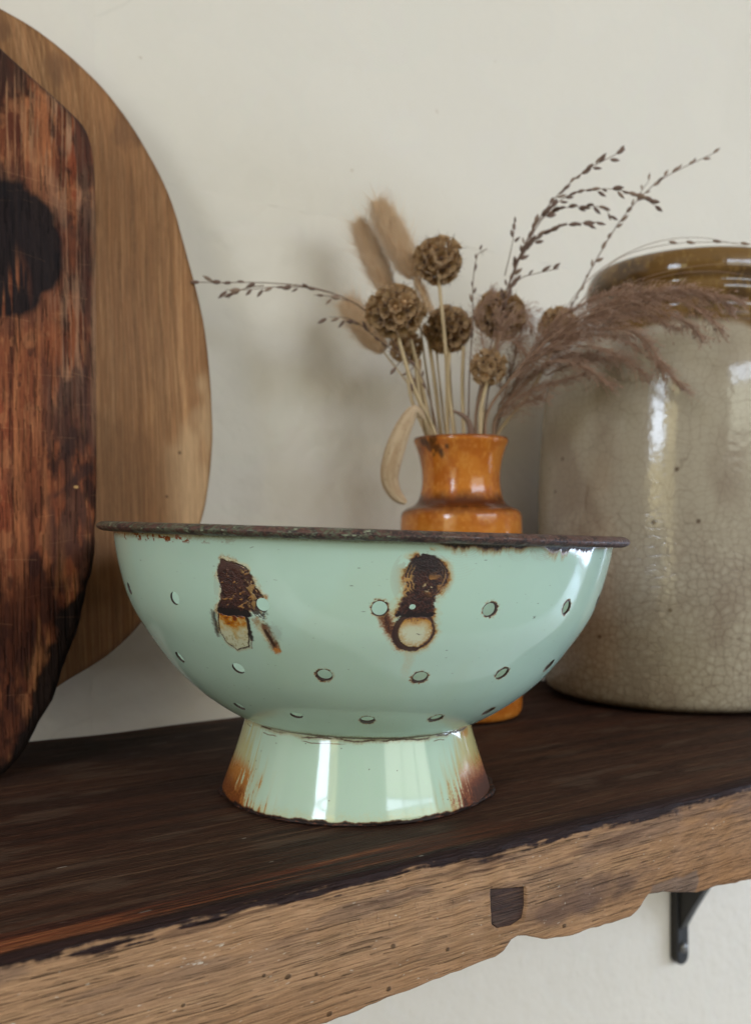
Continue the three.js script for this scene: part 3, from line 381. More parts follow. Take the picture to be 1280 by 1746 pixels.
    // rust and cracks along the joint with the foot
    const jd = y0 - 34.4, jr = fbm(x0 * 0.22, 1, 85, 4); rust(C(146, 128, 88), 0.6 * sst(2.0, 0.4, jd + 2.6 * (fine - 0.5))); rust(C(84, 50, 30), 0.9 * sst(0.9 + 0.8 * (jr - 0.5), 0.1, jd + 1.2 * (fine - 0.5)), 0.5, 0.5);
    // rusty lips of the holes
    for (const [a, hy, r] of holes) {
      let da = deg - a; if (da > 180) da -= 360; if (Math.abs(da) > 5) continue; const dy = y0 - hy * 1000; if (Math.abs(dy) > 8) continue;
      const cx = da * Math.PI / 180 * rAt(hy) * 1000, cy = dy / Math.cos(slopeAt(hy)), d = Math.hypot(cx, cy) - r * 1000; if (r < 0.002) continue;
      const k = h3(Math.round(a * 10), Math.round(hy * 1e4), 5), side = 0.5 + 0.5 * Math.cos(Math.atan2(cy, cx) + k * 6.3 + 4), q = d + 2.2 * (fbm(x0 * 1.3, y0 * 1.3, 95, 4) - 0.36) - 0.8 * side * side;
      rust(TAN, 0.6 * sst(1.3, 0.3, q)); rust(C(150, 88, 40), 0.8 * sst(0.7, 0.2, q)); rust(RUST, 0.95 * sst(0.3, -0.1, q - 0.15 + 0.4 * (gr - 0.5)), 0.6, 0.55); rust(C(58, 50, 44), 0.8 * sst(0.28, 0.05, d), 0.4, 0.6);
    }
  }
  o[3] = hgt + 0.025 * (fbm(x0 * 0.25, y0 * 0.25, 3, 2) - 0.5); o[4] = rough;
});
const enamelMat = std(bowlTex, { bumpScale: 0.0011, specularIntensity: 1, ior: 1.55 });
const innerMat = new THREE.MeshPhysicalMaterial({ color: new THREE.Color().setRGB(...MINT), roughness: 0.12, ior: 1.55 });
const cutMat = new THREE.MeshStandardMaterial({ color: new THREE.Color().setRGB(0.05, 0.032, 0.025), roughness: 0.7 });
const colander = thing('colander', 'pale green enamel colander with rust chips and rusty rim on a flared foot', 'colander');
colander.position.copy(COL);
const dent = (a, y) => 0.0015 * (fbm(Math.sin(a) * 2.4 + 5, y * 26, Math.cos(a) * 2.4 + 5, 2) - 0.5);
{
  const nO = outP.length, all = outP.concat(innP), base = turned(all, 168, { warp: (p, a, r, y) => { const k = r > 0.05 ? 1 + dent(a, y) / r * sst(0.118, 0.105, y) : 1; return [p[0] * k, y, p[2] * k]; }, uv: (u, v, p) => [u, (p[1] - BY0) / BYH] });
  // two groups: the outside and the inside
  const idx = base.index.array, pos = base.attributes.position, A = [], B = [], row = (i) => Math.floor(i / 169);
  for (let k = 0; k < idx.length; k += 3) (Math.max(row(idx[k]), row(idx[k + 1]), row(idx[k + 2])) < nO ? A : B).push(idx[k], idx[k + 1], idx[k + 2]);
  base.setIndex(A.concat(B)); base.clearGroups(); base.addGroup(0, A.length, 0); base.addGroup(A.length, B.length, 1);
  const cuts = holes.map(([a, y, r]) => { const s = slopeAt(y), az = a * Math.PI / 180, rad = rAt(y), nrm = V(Math.sin(az) * Math.cos(s), -Math.sin(s), Math.cos(az) * Math.cos(s)); return new THREE.CylinderGeometry(r, r, 0.016, r < 0.002 ? 9 : 22).scale(1, 1, 0.94 + 0.1 * h3(Math.round(a * 9), 2, 3)).applyQuaternion(new THREE.Quaternion().setFromUnitVectors(V(0, 1, 0), nrm)).translate(rad * Math.sin(az), y, rad * Math.cos(az)); });
  const b1 = new Brush(base, [enamelMat, innerMat]), b2 = new Brush(mergeGeometries(cuts), cutMat); b1.updateMatrixWorld(); b2.updateMatrixWorld();
  const ev = new Evaluator(); ev.useGroups = true; ev.attributes = ['position', 'normal', 'uv'];
  const res = ev.evaluate(b1, b2, SUBTRACTION);
  const bowl = part('bowl', res.geometry, res.material, colander); bowl.rotation.order = 'ZYX'; bowl.rotation.z = -TILT; bowl.rotation.y = 2.2 * Math.PI / 180;
}
{
  // rolled rim: a flange out from the wall ending in a bead, rusted and lumpy
  const rimTex = bake(2048, 64, (u, v, o) => {
    const a = u * 2 * Math.PI, x = Math.cos(a) * 60, z = Math.sin(a) * 60, t = v * 9, f = fbm(x, z, t, 4), g2 = fbm(x * 3, z * 3, t * 3, 3), f3 = fbm(x * 0.4 + 7, z * 0.4, t * 0.3, 3);
    const c = C(84, 56, 48); o[0] = c[0]; o[1] = c[1]; o[2] = c[2]; mix(o, C(50, 34, 32), 1.3 * sst(0.45, 0.62, f)); mix(o, C(112, 80, 68), 0.8 * sst(0.55, 0.7, g2));
    const deg = (u - 0.5) * 360, green = sst(0.50, 0.62, f3 + 0.12 * sst(40, -30, deg)) * sst(20, 5, deg); mix(o, C(86, 98, 78), 0.8 * green * sst(0.4, 0.6, g2)); mix(o, C(170, 176, 150), 0.7 * sst(0.66, 0.74, f) * green);
    o[3] = 0.5 + 0.6 * (f - 0.5) + 0.35 * (g2 - 0.5); o[4] = lerp(0.62, 0.36, sst(0.45, 0.7, f3));
  });
  const RN = 26, rim = grid(480, RN, (u, v) => {
    const a = around(u), t = v * 2 * Math.PI, lump = 0.00028 * (fbm(Math.cos(a) * 26 + 9, Math.sin(a) * 26 + 9, v * 2, 3) - 0.5) * 2, w = 0.0006 * (fbm(Math.cos(a) * 1.6 + 4, Math.sin(a) * 1.6, 2, 2) - 0.5);
    // cross-section: a drop whose thin end meets the wall
    const rx = 0.0046, ry = 0.00215 + lump + 0.0003 * Math.sin(a) * sst(0, 1, Math.sin(a)), cx = 0.1191, c = Math.cos(t), s = Math.sin(t), thin = 0.45 + 0.55 * sst(-0.95, 0.3, c);
    const r = cx + rx * c + 0.0004 * (fbm(Math.cos(a) * 3, Math.sin(a) * 3 + 8, 1, 2) - 0.5), y = 0.1207 + ry * s * thin + w;
    return [r * Math.sin(a), y, r * Math.cos(a)];
  }, { wrap: true, flip: true });
  const m = part('rim', rim, std(rimTex, { bumpScale: 0.0007 }), colander); m.rotation.z = -TILT;
}
{
  const footTex = bake(1536, 512, (u, v, o) => {
    const deg = (u - 0.5) * 360, x = deg * 1.02, y = v * 35, wx = fbm(x * 0.4, y * 0.4, 3, 4) - 0.5, fine = fbm(x * 1.6, y * 1.6, 7, 4), st = fbm(x * 0.9, y * 0.09, 5, 4);
    o[0] = MINT[0]; o[1] = MINT[1]; o[2] = MINT[2]; mix(o, C(196, 216, 190), 0.5); enamel(x * 0.05, y * 0.05, 4, o); let rough = 0.09, hgt = 0.8;
    const rust = (c, t, r, h) => { t = clamp(t); mix(o, c, t); if (r !== undefined) rough = lerp(rough, r, t); if (h !== undefined) hgt = lerp(hgt, h, t); };
    rust(C(204, 200, 152), 0.55 * sst(6.5, 0.5, y + 5 * (fine - 0.5) + 3 * wx));
    // rust stains at the two sides, each with its own ragged tongue
    const L = (-deg - 41 + 18 * (st - 0.5) * 2) / 26, Ld = sst(-0.1, 0.75, L - 0.45 * sst(13, 30, y) + 0.30 * sst(10, 0, y)); rust(C(196, 178, 112), 0.75 * Ld); rust(ORANGE, 0.9 * sst(0.35, 0.9, Ld + 0.5 * (fine - 0.5)) * sst(21, 13, y + 8 * (st - 0.5)), 0.3); rust(C(120, 62, 24), sst(0.66, 1.05, Ld + 0.5 * (fine - 0.5)) * sst(14, 6, y + 6 * (fine - 0.5)), 0.5);
    const R = (deg - 34 + 24 * (st - 0.5) + 0.6 * (12 - y)) / 25, Rd = sst(0, 0.9, R); rust(C(196, 176, 112), 0.85 * Rd); rust(ORANGE, 0.95 * sst(0.4, 0.85, R + 0.5 * (fine - 0.5)) * sst(24, 12, y + 10 * (st - 0.5)), 0.3); rust(C(122, 58, 22), sst(0.5, 0.9, R + 0.5 * (fine - 0.5)) * sst(18, 9, y + 7 * (fine - 0.5)), 0.75); rust(C(78, 40, 22), sst(0.85, 1.15, R + 0.6 * (fine - 0.5)) * sst(12, 6, y + 6 * (fine - 0.5)), 0.8, 0.5);
    rust(ORANGE, 0.7 * sst(4, 1, Math.hypot((deg - 66) * 0.5, y - 32) + 2 * (fine - 0.5))); rust(RUST, 0.8 * sst(1.6, 0.6, Math.hypot((deg - 64) * 0.5, y - 33.4) + 1.5 * (fine - 0.5)), 0.6);
    for (const [a, h, w] of [[-52, 5, 3.2], [-47, 3.2, 2.2], [-40, 2.4, 1.4], [44, 3, 4], [36, 2.5, 6]]) { rust(ORANGE, 0.55 * sst(1, 0.2, Math.hypot((deg - a) / w, y / h) + 0.7 * (fine - 0.5)), 0.3); rust(RUSTM, 0.8 * sst(0.6, 0.15, Math.hypot((deg - a) / w, y / h) + 0.7 * (fine - 0.5)), 0.5); }
    // cracked enamel along the top joint
    const jl = 33.2 + 1.3 * (fbm(x * 0.12, 3, 15, 4) - 0.5) * 2; rust(C(168, 150, 104), 0.6 * sst(1.6, 0.3, Math.abs(y - jl) + 1.2 * (fine - 0.5))); rust(C(72, 44, 26), 0.95 * sst(0.42, 0.15, Math.abs(y - jl) + 0.5 * (fine - 0.5)) * sst(0.3, 0.45, fbm(x * 0.1, 9, 25, 3)), 0.5, 0.5);
    const j2 = 32 - 1.8 * (fbm(x * 0.16, 8, 35, 3) - 0.2); rust(C(112, 76, 44), 0.85 * sst(0.28, 0.1, Math.abs(y - j2)) * sst(0.5, 0.58, fbm(x * 0.09, 2, 45, 3)));
    const bd = 0.8 + 2.2 * fbm(x * 0.35, 5, 55, 4); rust(RUSTM, 0.9 * sst(bd + 0.5, bd, y), 0.5); rust(BLACKR, 0.95 * sst(bd, bd - 0.5, y + 0.6 * (fine - 0.5)), 0.65, 0.55);
    const sp = voronoi(x * 0.22, y * 0.22); if (sp[2] > 0.94 && sp[0] < 0.055) rust(C(80, 66, 52), 0.8);
    o[3] = hgt; o[4] = rough;
  });
  const P = resample([[0.0590, 0.0008], [0.0622, 0.0004], [0.0632, 0.0012], [0.0626, 0.0040], [0.0601, 0.0110], [0.0567, 0.0215], [0.0541, 0.0300], [0.0533, 0.0332], [0.0529, 0.0350], [0.0518, 0.0348], [0.0524, 0.0300], [0.0552, 0.0210], [0.0590, 0.0100], [0.0606, 0.0030], [0.0590, 0.0008]], 90);
  const foot = turned(P, 200, { warp: (p, a, r, y) => { const t = clamp(y / 0.0345), k = 1 + 0.4 * dent(a * 1 + 2, y * 0.6) / r; return [p[0] * k + TILT * 0.034 * t, y - Math.tan(TILT) * p[0] * t + 0.00035 * (fbm(Math.cos(a) * 16, Math.sin(a) * 16, 3, 3) - 0.5) * (1 - t), p[2] * k]; }, uv: (u, v, p) => [u, 0] });
  const uv = foot.attributes.uv, n = P.length; for (let j = 0; j < n; j++) for (let i = 0; i <= 200; i++) uv.setY(j * 201 + i, clamp(P[j][1] / 0.035, 0.004, 0.996));
  const f = part('foot', foot, std(footTex, { bumpScale: 0.0005, ior: 1.55 }), colander);
  // the rusted-through turned-out lip at the bottom of the foot
  const lipTex = bake(512, 32, (u, v, o) => { const a = u * 6.283, f1 = fbm(Math.cos(a) * 40, Math.sin(a) * 40, v * 4, 4); const c = C(40, 25, 22); o[0] = c[0]; o[1] = c[1]; o[2] = c[2]; mix(o, C(104, 56, 34), sst(0.55, 0.7, f1)); o[3] = f1; o[4] = 0.7; });
  const lip = grid(220, 10, (u, v) => {
    const a = around(u), t = v * 2 * Math.PI, n1 = fbm(Math.cos(a) * 9 + 3, Math.sin(a) * 9, 4, 4), side = Math.max(sst(0.8, 1, Math.sin(a)) * 1.1, sst(0.9, 1, -Math.sin(a)) * 0.6), w = 0.0003 + 0.0006 * sst(0.35, 0.7, n1) + 0.0013 * side, r = 0.0620 + w * (1 + Math.cos(t)) * 0.9;
    return [r * Math.sin(a), 0.0008 + (0.0005 + 0.0004 * n1 + 0.0022 * side * sst(0.3, 1, Math.cos(t)) * n1) * Math.sin(t), r * Math.cos(a)];
  }, { wrap: true, flip: true });
  part('foot_lip', lip, std(lipTex, { bumpScale: 0.0006 }), f);
}

// ───────────────────────── the two wooden boards leaning on the wall ─────────────────────────
function smoothShape(pts, rough = 0, n = 220, where) {
  const c = new THREE.CatmullRomCurve3(pts.map((p) => V(p[0], p[1], 0)), true, 'centripetal').getSpacedPoints(n); c.pop();
  return new THREE.Shape(c.map((p) => { const k = where ? where(p.x, p.y) : 1; return new THREE.Vector2(p.x + k * rough * (fbm(p.x * 70, p.y * 70, 3, 3) - 0.5) * 2, Math.max(0.0004, p.y + k * rough * (fbm(p.x * 70 + 30, p.y * 70, 8, 3) - 0.5) * 2)); }));
}
const mirror = (right, s0) => right.concat(right.slice().reverse().filter((p) => Math.abs(p[0] - s0) > 0.004).map(([s, t]) => [2 * s0 - s, t]));
function leanBoard(t, shape, depth, bevel, mat, dist, lean) {
  const g = new THREE.ExtrudeGeometry(shape, { depth: depth - 2 * bevel, bevelEnabled: true, bevelSize: bevel, bevelOffset: -bevel, bevelThickness: bevel, bevelSegments: 5 }); g.translate(0, 0, -depth + bevel); { const q = g.attributes.position, w = g.attributes.uv; for (let i = 0; i < q.count; i++) w.setXY(i, q.getX(i), q.getY(i)); }
  const m = part('board', g, mat, t); place(t, 0, 0, dist); t.rotation.order = 'YXZ'; t.rotation.x = -lean; return m;
}
// the near dark board
const B1W = [-0.14, 0.30], B1H = 0.44;
const b1right = [[0.01, 0.4345], [0.045, 0.424], [0.075, 0.4055], [0.0997, 0.3867], [0.1177, 0.3733], [0.1332, 0.362], [0.1436, 0.3532], [0.1462, 0.3492], [0.1484, 0.3425], [0.1496, 0.334], [0.1501, 0.3125], [0.1489, 0.2545], [0.1474, 0.1883], [0.146, 0.1369], [0.1445, 0.1148], [0.1409, 0.0962], [0.1342, 0.0719], [0.1261, 0.0484], [0.1155, 0.0273], [0.1053, 0.0113], [0.0942, 0.0012], [0.06, 0.0006], [0.01, 0.0006]];
const b1ink = ink(768, 1536, (g) => {
  const P = (s, t) => [(s - B1W[0]) / B1W[1] * 768, (1 - t / B1H) * 1536]; g.strokeStyle = '#f00';
  const hair = (n, w0, w1, a0, a1, l0, l1) => { for (let k = 0; k < n; k++) { const [x, y] = P(rr(-0.06, 0.152), rr(-0.02, 0.42)), l = rr(l0, l1); g.globalAlpha = rr(a0, a1); g.lineWidth = rr(w0, w1); g.beginPath(); g.moveTo(x, y); g.quadraticCurveTo(x + rr(-2, 2), y + l / 2, x + rr(-2.5, 2.5), y + l); g.stroke(); } };
  for (let k = 0; k < 170; k++) { const [x, y] = P(rr(-0.05, 0.15), rr(0.02, 0.38)), l = rr(6, 60), a = rr(-0.25, 0.3); g.globalAlpha = rr(0.05, 0.4); g.lineWidth = rr(0.6, 1.1); g.beginPath(); g.moveTo(x, y); g.quadraticCurveTo(x + l * 0.5, y + l * a * 0.2, x + l, y + l * a); g.stroke(); }
  for (const [s, t, l, a] of [[0.098, 0.315, 90, 0.14], [0.118, 0.303, 60, 0.28], [0.097, 0.235, 40, 0.1], [0.1, 0.205, 90, -0.04], [0.097, 0.176, 60, 0.05], [0.098, 0.108, 40, 0.03]]) { const [x, y] = P(s, t); g.globalAlpha = 0.35; g.lineWidth = 1; g.beginPath(); g.moveTo(x, y); g.quadraticCurveTo(x + l * 0.5, y + l * a * 0.3, x + l, y + l * a); g.stroke(); }
  g.strokeStyle = '#0f0'; hair(1500, 0.7, 1.6, 0.4, 1, 8, 90); hair(5200, 0.6, 1.9, 0.08, 0.5, 6, 70); g.strokeStyle = '#00f'; hair(4200, 0.6, 1.6, 0.06, 0.45, 5, 60);
});
const b1tex = bake(704, 1344, (u, v, o) => {
  const s = B1W[0] + u * B1W[1], t = v * B1H, warp = (fbm(s * 24, t * 7, 4, 3) - 0.5) * 0.010, x = s + warp;
  const band = fbm(x * 210, t * 5, 9, 4), fib = fbm(x * 900, t * 26, 6, 2), bl = fbm(s * 44, t * 26, 3, 5), bl2 = fbm(s * 110 + 9, t * 44, 13, 4), sc = b1ink(u, v, 0), dk = b1ink(u, v, 1), lt = b1ink(u, v, 2), sd = polySD(b1right.concat([[-0.13, 0.0006], [-0.13, 0.4345]]), s, t);
  const a = C(124, 72, 47); o[0] = a[0]; o[1] = a[1]; o[2] = a[2];
  const fine1 = fbm(x * 430, t * 9, 9, 3), m2 = fbm(s * 170, t * 85, 93, 4);
  mix(o, C(164, 108, 72), 0.75 * sst(0.48, 0.72, fine1)); mix(o, C(82, 42, 29), 0.9 * sst(0.45, 0.7, band)); mix(o, C(140, 60, 36), 0.35 * sst(0.5, 0.66, fbm(s * 34, t * 14, 23, 3))); mix(o, C(206, 150, 104), 0.5 * lt);
  mix(o, C(66, 37, 28), 0.7 * sst(0.48, 0.62, bl * 0.6 + m2 * 0.4)); mix(o, C(46, 28, 25), 0.7 * sst(0.52, 0.62, m2) * sst(0.42, 0.55, bl)); mix(o, C(176, 124, 86), 0.4 * sst(0.56, 0.68, m2) * sst(0.52, 0.42, bl));
  const topGrey = sst(0.29, 0.33, t + 0.05 * (bl - 0.5)); mix(o, C(158, 124, 94), 0.75 * topGrey * sst(0.5, 0.68, fib * 0.6 + bl2 * 0.4)); mix(o, C(72, 52, 44), 0.6 * topGrey * sst(0.54, 0.66, bl));
  mix(o, C(150, 120, 98), 0.65 * sst(0.115, 0.132, s) * sst(0.15, 0.2, t) * sst(0.45, 0.6, bl2 * 0.5 + fib * 0.5)); mix(o, C(60, 42, 38), 0.75 * sst(0.112, 0.125, s) * sst(0.5, 0.6, fbm(s * 90, t * 26, 33, 4)));
  mix(o, C(64, 36, 28), 0.6 * sst(0.18, 0.13, t + 0.08 * (bl - 0.5)) * sst(0.43, 0.6, bl)); 
  mix(o, C(196, 142, 96), 0.55 * sst(0.58, 0.72, fbm(s * 160, t * 18, 43, 4)) * sst(0.14, 0.05, t));
  // dark burn mark left by a round pot
  const bx = (s - 0.0975) / 0.0355, by = (t - 0.2735) / 0.0405, q = Math.hypot(bx, by) + 0.16 * (fbm(s * 90, t * 60, 53, 4) - 0.5) * 2; const burn = sst(1.02, 0.88, q); let left = 1;
  left -= 0.7 * sst(0.5, 0.62, fbm(x * 420, t * 22, 63, 3)) * sst(0.30, 0.24, t + 0.03 * (bl - 0.5)) * sst(1.2, 0.6, Math.hypot((s - 0.098) / 0.015, (t - 0.252) / 0.026));
  mix(o, C(27, 25, 29), 0.97 * burn * left); const burnt = burn * left;
  mix(o, C(92, 66, 54), 0.4 * sst(1.25, 1.0, q) * (1 - burn));
  // charred lower edge
  const edge = -sd, ch = sst(0.011, 0.005, edge + 0.010 * (fbm(s * 120, t * 90, 73, 4) - 0.5) * 2 - 0.004 * sst(0.02, 0.06, t) * sst(0.1, 0.07, t)) * sst(0.135, 0.095, t) * sst(0.05, 0.09, s); mix(o, C(27, 22, 21), 0.97 * ch); mix(o, C(60, 48, 44), 0.6 * ch * sst(0.56, 0.68, bl2));
  mix(o, C(172, 140, 112), 0.6 * sst(0.005, 0.0015, edge) * sst(0.16, 0.2, t) * sst(0.33, 0.3, t) * (0.3 + fib)); mix(o, C(58, 44, 40), 0.6 * sst(0.006, 0.001, edge + 0.004 * (bl2 - 0.5)) * sst(0.32, 0.34, t));
  mix(o, C(206, 164, 124), 0.6 * sc * (1 - 0.7 * burnt)); mul(o, 1 - 0.68 * dk); mul(o, (0.85 + 0.3 * fib) * (0.78 + 0.30 * noise(s * 1500, t * 120, 3) + 0.14 * noise(s * 1300, t * 500, 5)));
  const kn = Math.hypot((s - 0.1345) * 1, (t - 0.146) * 1.6); mix(o, C(48, 34, 34), 0.7 * sst(0.0036, 0.0004, segD(0.124, 0.141, 0.141, 0.156, s, t) + 0.006 * (bl2 - 0.5))); mix(o, C(196, 166, 112), 0.9 * sst(0.0016, 0.0009, kn));
  o[3] = 0.6 + 0.42 * (fib - 0.5) + 0.3 * (band - 0.5) - 0.35 * dk + 0.15 * lt - 0.2 * sc - 0.28 * ch * (0.4 + bl2); o[4] = 0.62 + 0.3 * (bl - 0.5) + 0.2 * ch + 0.1 * burnt;
});
const fit = (t, x0, w, h) => ({ map: texIn(t.map, 1 / w, 1 / h, -x0 / w, 0), pack: texIn(t.pack, 1 / w, 1 / h, -x0 / w, 0) });
const board1 = thing('chopping_board', 'dark scorched chopping board with a round black burn mark, nearest on the left', 'chopping board');
leanBoard(board1, smoothShape(mirror(b1right, 0.01), 0.0022, 360, (s, t) => s > 0.08 && t < 0.13 && t > 0.006 ? 1 : 0.12), 0.03, 0.0042, std(fit(b1tex, B1W[0], B1W[1], B1H), { bumpScale: 0.0014, specularIntensity: 0.25, color: new THREE.Color().setRGB(0.98, 0.84, 0.75) }), 0.103, 6.4 * Math.PI / 180);
// the far pale board
const B2W = [-0.16, 0.42], B2H = 0.47;
const b2right = [[0.0435, 0.4405], [0.08, 0.4355], [0.1065, 0.427], [0.1259, 0.4205], [0.146, 0.4092], [0.1667, 0.3933], [0.1861, 0.3699], [0.2056, 0.3342], [0.2158, 0.2979], [0.2258, 0.2537], [0.2288, 0.2126], [0.2288, 0.1828], [0.2247, 0.1496], [0.2189, 0.1278], [0.2047, 0.0996], [0.1804, 0.0695], [0.1612, 0.0524], [0.1317, 0.0364], [0.10, 0.014], [0.065, 0.001], [0.0435, 0.0006]];
const b2ink = ink(1024, 1024, (g) => { for (const [c, n] of [['#0f0', 4200], ['#00f', 4200]]) { g.strokeStyle = c; for (let k = 0; k < n; k++) { const x = rr(380, 960), y = rr(-40, 1024), l = rr(8, 90); g.globalAlpha = rr(0.06, 0.4); g.lineWidth = rr(0.6, 1.8); g.beginPath(); g.moveTo(x, y); g.quadraticCurveTo(x + rr(-2, 2), y + l / 2, x + rr(-2, 2), y + l); g.stroke(); } } });
const b2tex = bake(1024, 1024, (u, v, o) => {
  const s = B2W[0] + u * B2W[1], t = v * B2H, warp = (fbm(s * 9, t * 4, 4, 3) - 0.5) * 0.02 + 0.02 * Math.pow(clamp((t - 0.3) / 0.14), 2), x = s + warp;
  const band = fbm(x * 330, t * 2.6, 9, 3), fib = fbm(x * 900, t * 14, 6, 3), bl = fbm(s * 22, t * 13, 3, 4), wide = fbm(x * 38, t * 3, 19, 3);
  const a = C(156, 113, 76); o[0] = a[0]; o[1] = a[1]; o[2] = a[2];
  mix(o, C(132, 94, 60), 0.75 * sst(0.4, 0.75, band)); mix(o, C(190, 150, 108), 0.35 * sst(0.5, 0.75, fib)); mix(o, C(146, 100, 62), 0.4 * sst(0.4, 0.7, wide)); mix(o, C(206, 166, 122), 0.4 * b2ink(u, v, 2)); mul(o, 1 - 0.4 * b2ink(u, v, 1)); mix(o, C(110, 78, 52), 0.4 * sst(0.5, 0.66, bl));
  mix(o, C(206, 174, 136), 0.6 * sst(0.50, 0.64, bl) * sst(0.19, 0.212, s) * sst(0.28, 0.22, t)); mix(o, C(100, 70, 50), 0.5 * sst(0.54, 0.66, fbm(s * 50, t * 30, 29, 4)) * sst(0.33, 0.37, t));
  const sd = polySD(b2right.concat([[-0.14, 0.0006], [-0.14, 0.4405]]), s, t); mix(o, C(110, 78, 52), 0.35 * sst(0.004, 0.0008, -sd + 0.003 * (bl - 0.5)));
  mul(o, (0.9 + 0.2 * fib) * (0.84 + 0.24 * noise(s * 1100, t * 70, 3) + 0.10 * noise(s * 1000, t * 300, 5)));
  for (const [p, q, r] of [[0.206, 0.170, 0.0014], [0.197, 0.143, 0.0012], [0.215, 0.294, 0.001], [0.14, 0.372, 0.001]]) mix(o, C(76, 50, 34), 0.8 * sst(r, r * 0.4, Math.hypot(s - p, t - q)));
  o[3] = 0.5 + 0.4 * (fib - 0.5) + 0.3 * (band - 0.5); o[4] = 0.58 + 0.2 * (bl - 0.5);
});
const board2 = thing('chopping_board', 'pale brown rounded wooden board leaning against the wall behind the dark one', 'chopping board');
leanBoard(board2, smoothShape(mirror(b2right, 0.0435), 0.0004), 0.02, 0.003, std(fit(b2tex, B2W[0], B2W[1], B2H), { bumpScale: 0.0007, specularIntensity: 0.35, color: new THREE.Color().setRGB(0.9, 0.84, 0.78) }), 0.068, 6 * Math.PI / 180);

// ───────────────────────── the small amber vase ─────────────────────────
const VZ = 0.621, VASE = V((785.5 - CX) / F * VZ, 0, -VZ);
{
  const tex = bake(1024, 1024, (u, v, o) => {
    const a = around(u), y = v * 0.186, x = Math.sin(a) * 0.04, z = Math.cos(a) * 0.04, f = fbm(x * 90, y * 90, z * 90 + 3, 4), g2 = fbm(x * 420, y * 420, z * 420, 3), deg = a * 57.3;
    const c = C(198, 118, 42); o[0] = c[0]; o[1] = c[1]; o[2] = c[2]; mix(o, C(176, 92, 28), 0.8 * sst(0.42, 0.68, f)); mix(o, C(216, 146, 70), 0.4 * sst(0.5, 0.7, g2));
    // darker brown ring in the angle under the neck, its upper edge ragged
    const neckRing = sst(0.0105, 0.001, Math.abs(y - 0.1395) + 0.006 * (f - 0.5) + 0.002 * (g2 - 0.5)); mix(o, C(78, 34, 16), 0.95 * neckRing);
    mix(o, C(120, 60, 26), 0.7 * sst(0.0016, 0.0006, 0.1830 - y + 0.0015 * (f - 0.5)) * (y < 0.1838 ? 1 : 0.6));
    for (const [p, q, r] of [[-36, 0.1745, 0.004], [-48, 0.1770, 0.0048], [-40, 0.1808, 0.0036], [-22, 0.1762, 0.002], [-44, 0.1715, 0.002], [-31, 0.1712, 0.003], [-55, 0.1800, 0.004]]) mix(o, C(74, 46, 26), 0.8 * sst(1, 0.5, Math.hypot((deg - p) * 0.0005 / r, (y - q) / r) + 1.1 * (g2 - 0.5)));
    o[3] = 0.5 + 0.3 * (f - 0.5) + 0.1 * (g2 - 0.5); o[4] = 0.13 + 0.1 * (f - 0.4);
  });
  const P = resample([[0, 0.0006], [0.036, 0.0006]], 4).concat(resample([[0.0375, 0.0008], [0.0396, 0.0028], [0.0403, 0.007], [0.0404, 0.03], [0.0404, 0.1], [0.0403, 0.1295], [0.0398, 0.1335], [0.0372, 0.1362], [0.0335, 0.1376], [0.0306, 0.1394], [0.0282, 0.1430], [0.0266, 0.1492], [0.0260, 0.1555], [0.0265, 0.1635], [0.0283, 0.1725], [0.0306, 0.1790], [0.0317, 0.1815], [0.0318, 0.1829], [0.0308, 0.1838], [0.0292, 0.1832], [0.0276, 0.1790], [0.0252, 0.1700], [0.0238, 0.1560], [0.0244, 0.1480], [0.028, 0.136], [0.034, 0.128], [0.036, 0.12], [0.036, 0.02], [0.03, 0.006], [0, 0.005]], 170));
  const t = thing('vase', 'small glossy amber stoneware bottle holding dried flowers behind the colander', 'vase'); t.position.copy(VASE);
  part('body', turned(P, 96, { uv: (u, v, p) => [u, p[1] / 0.186] }), std(tex, { bumpScale: 0.0008, ior: 1.5 }), t);
}

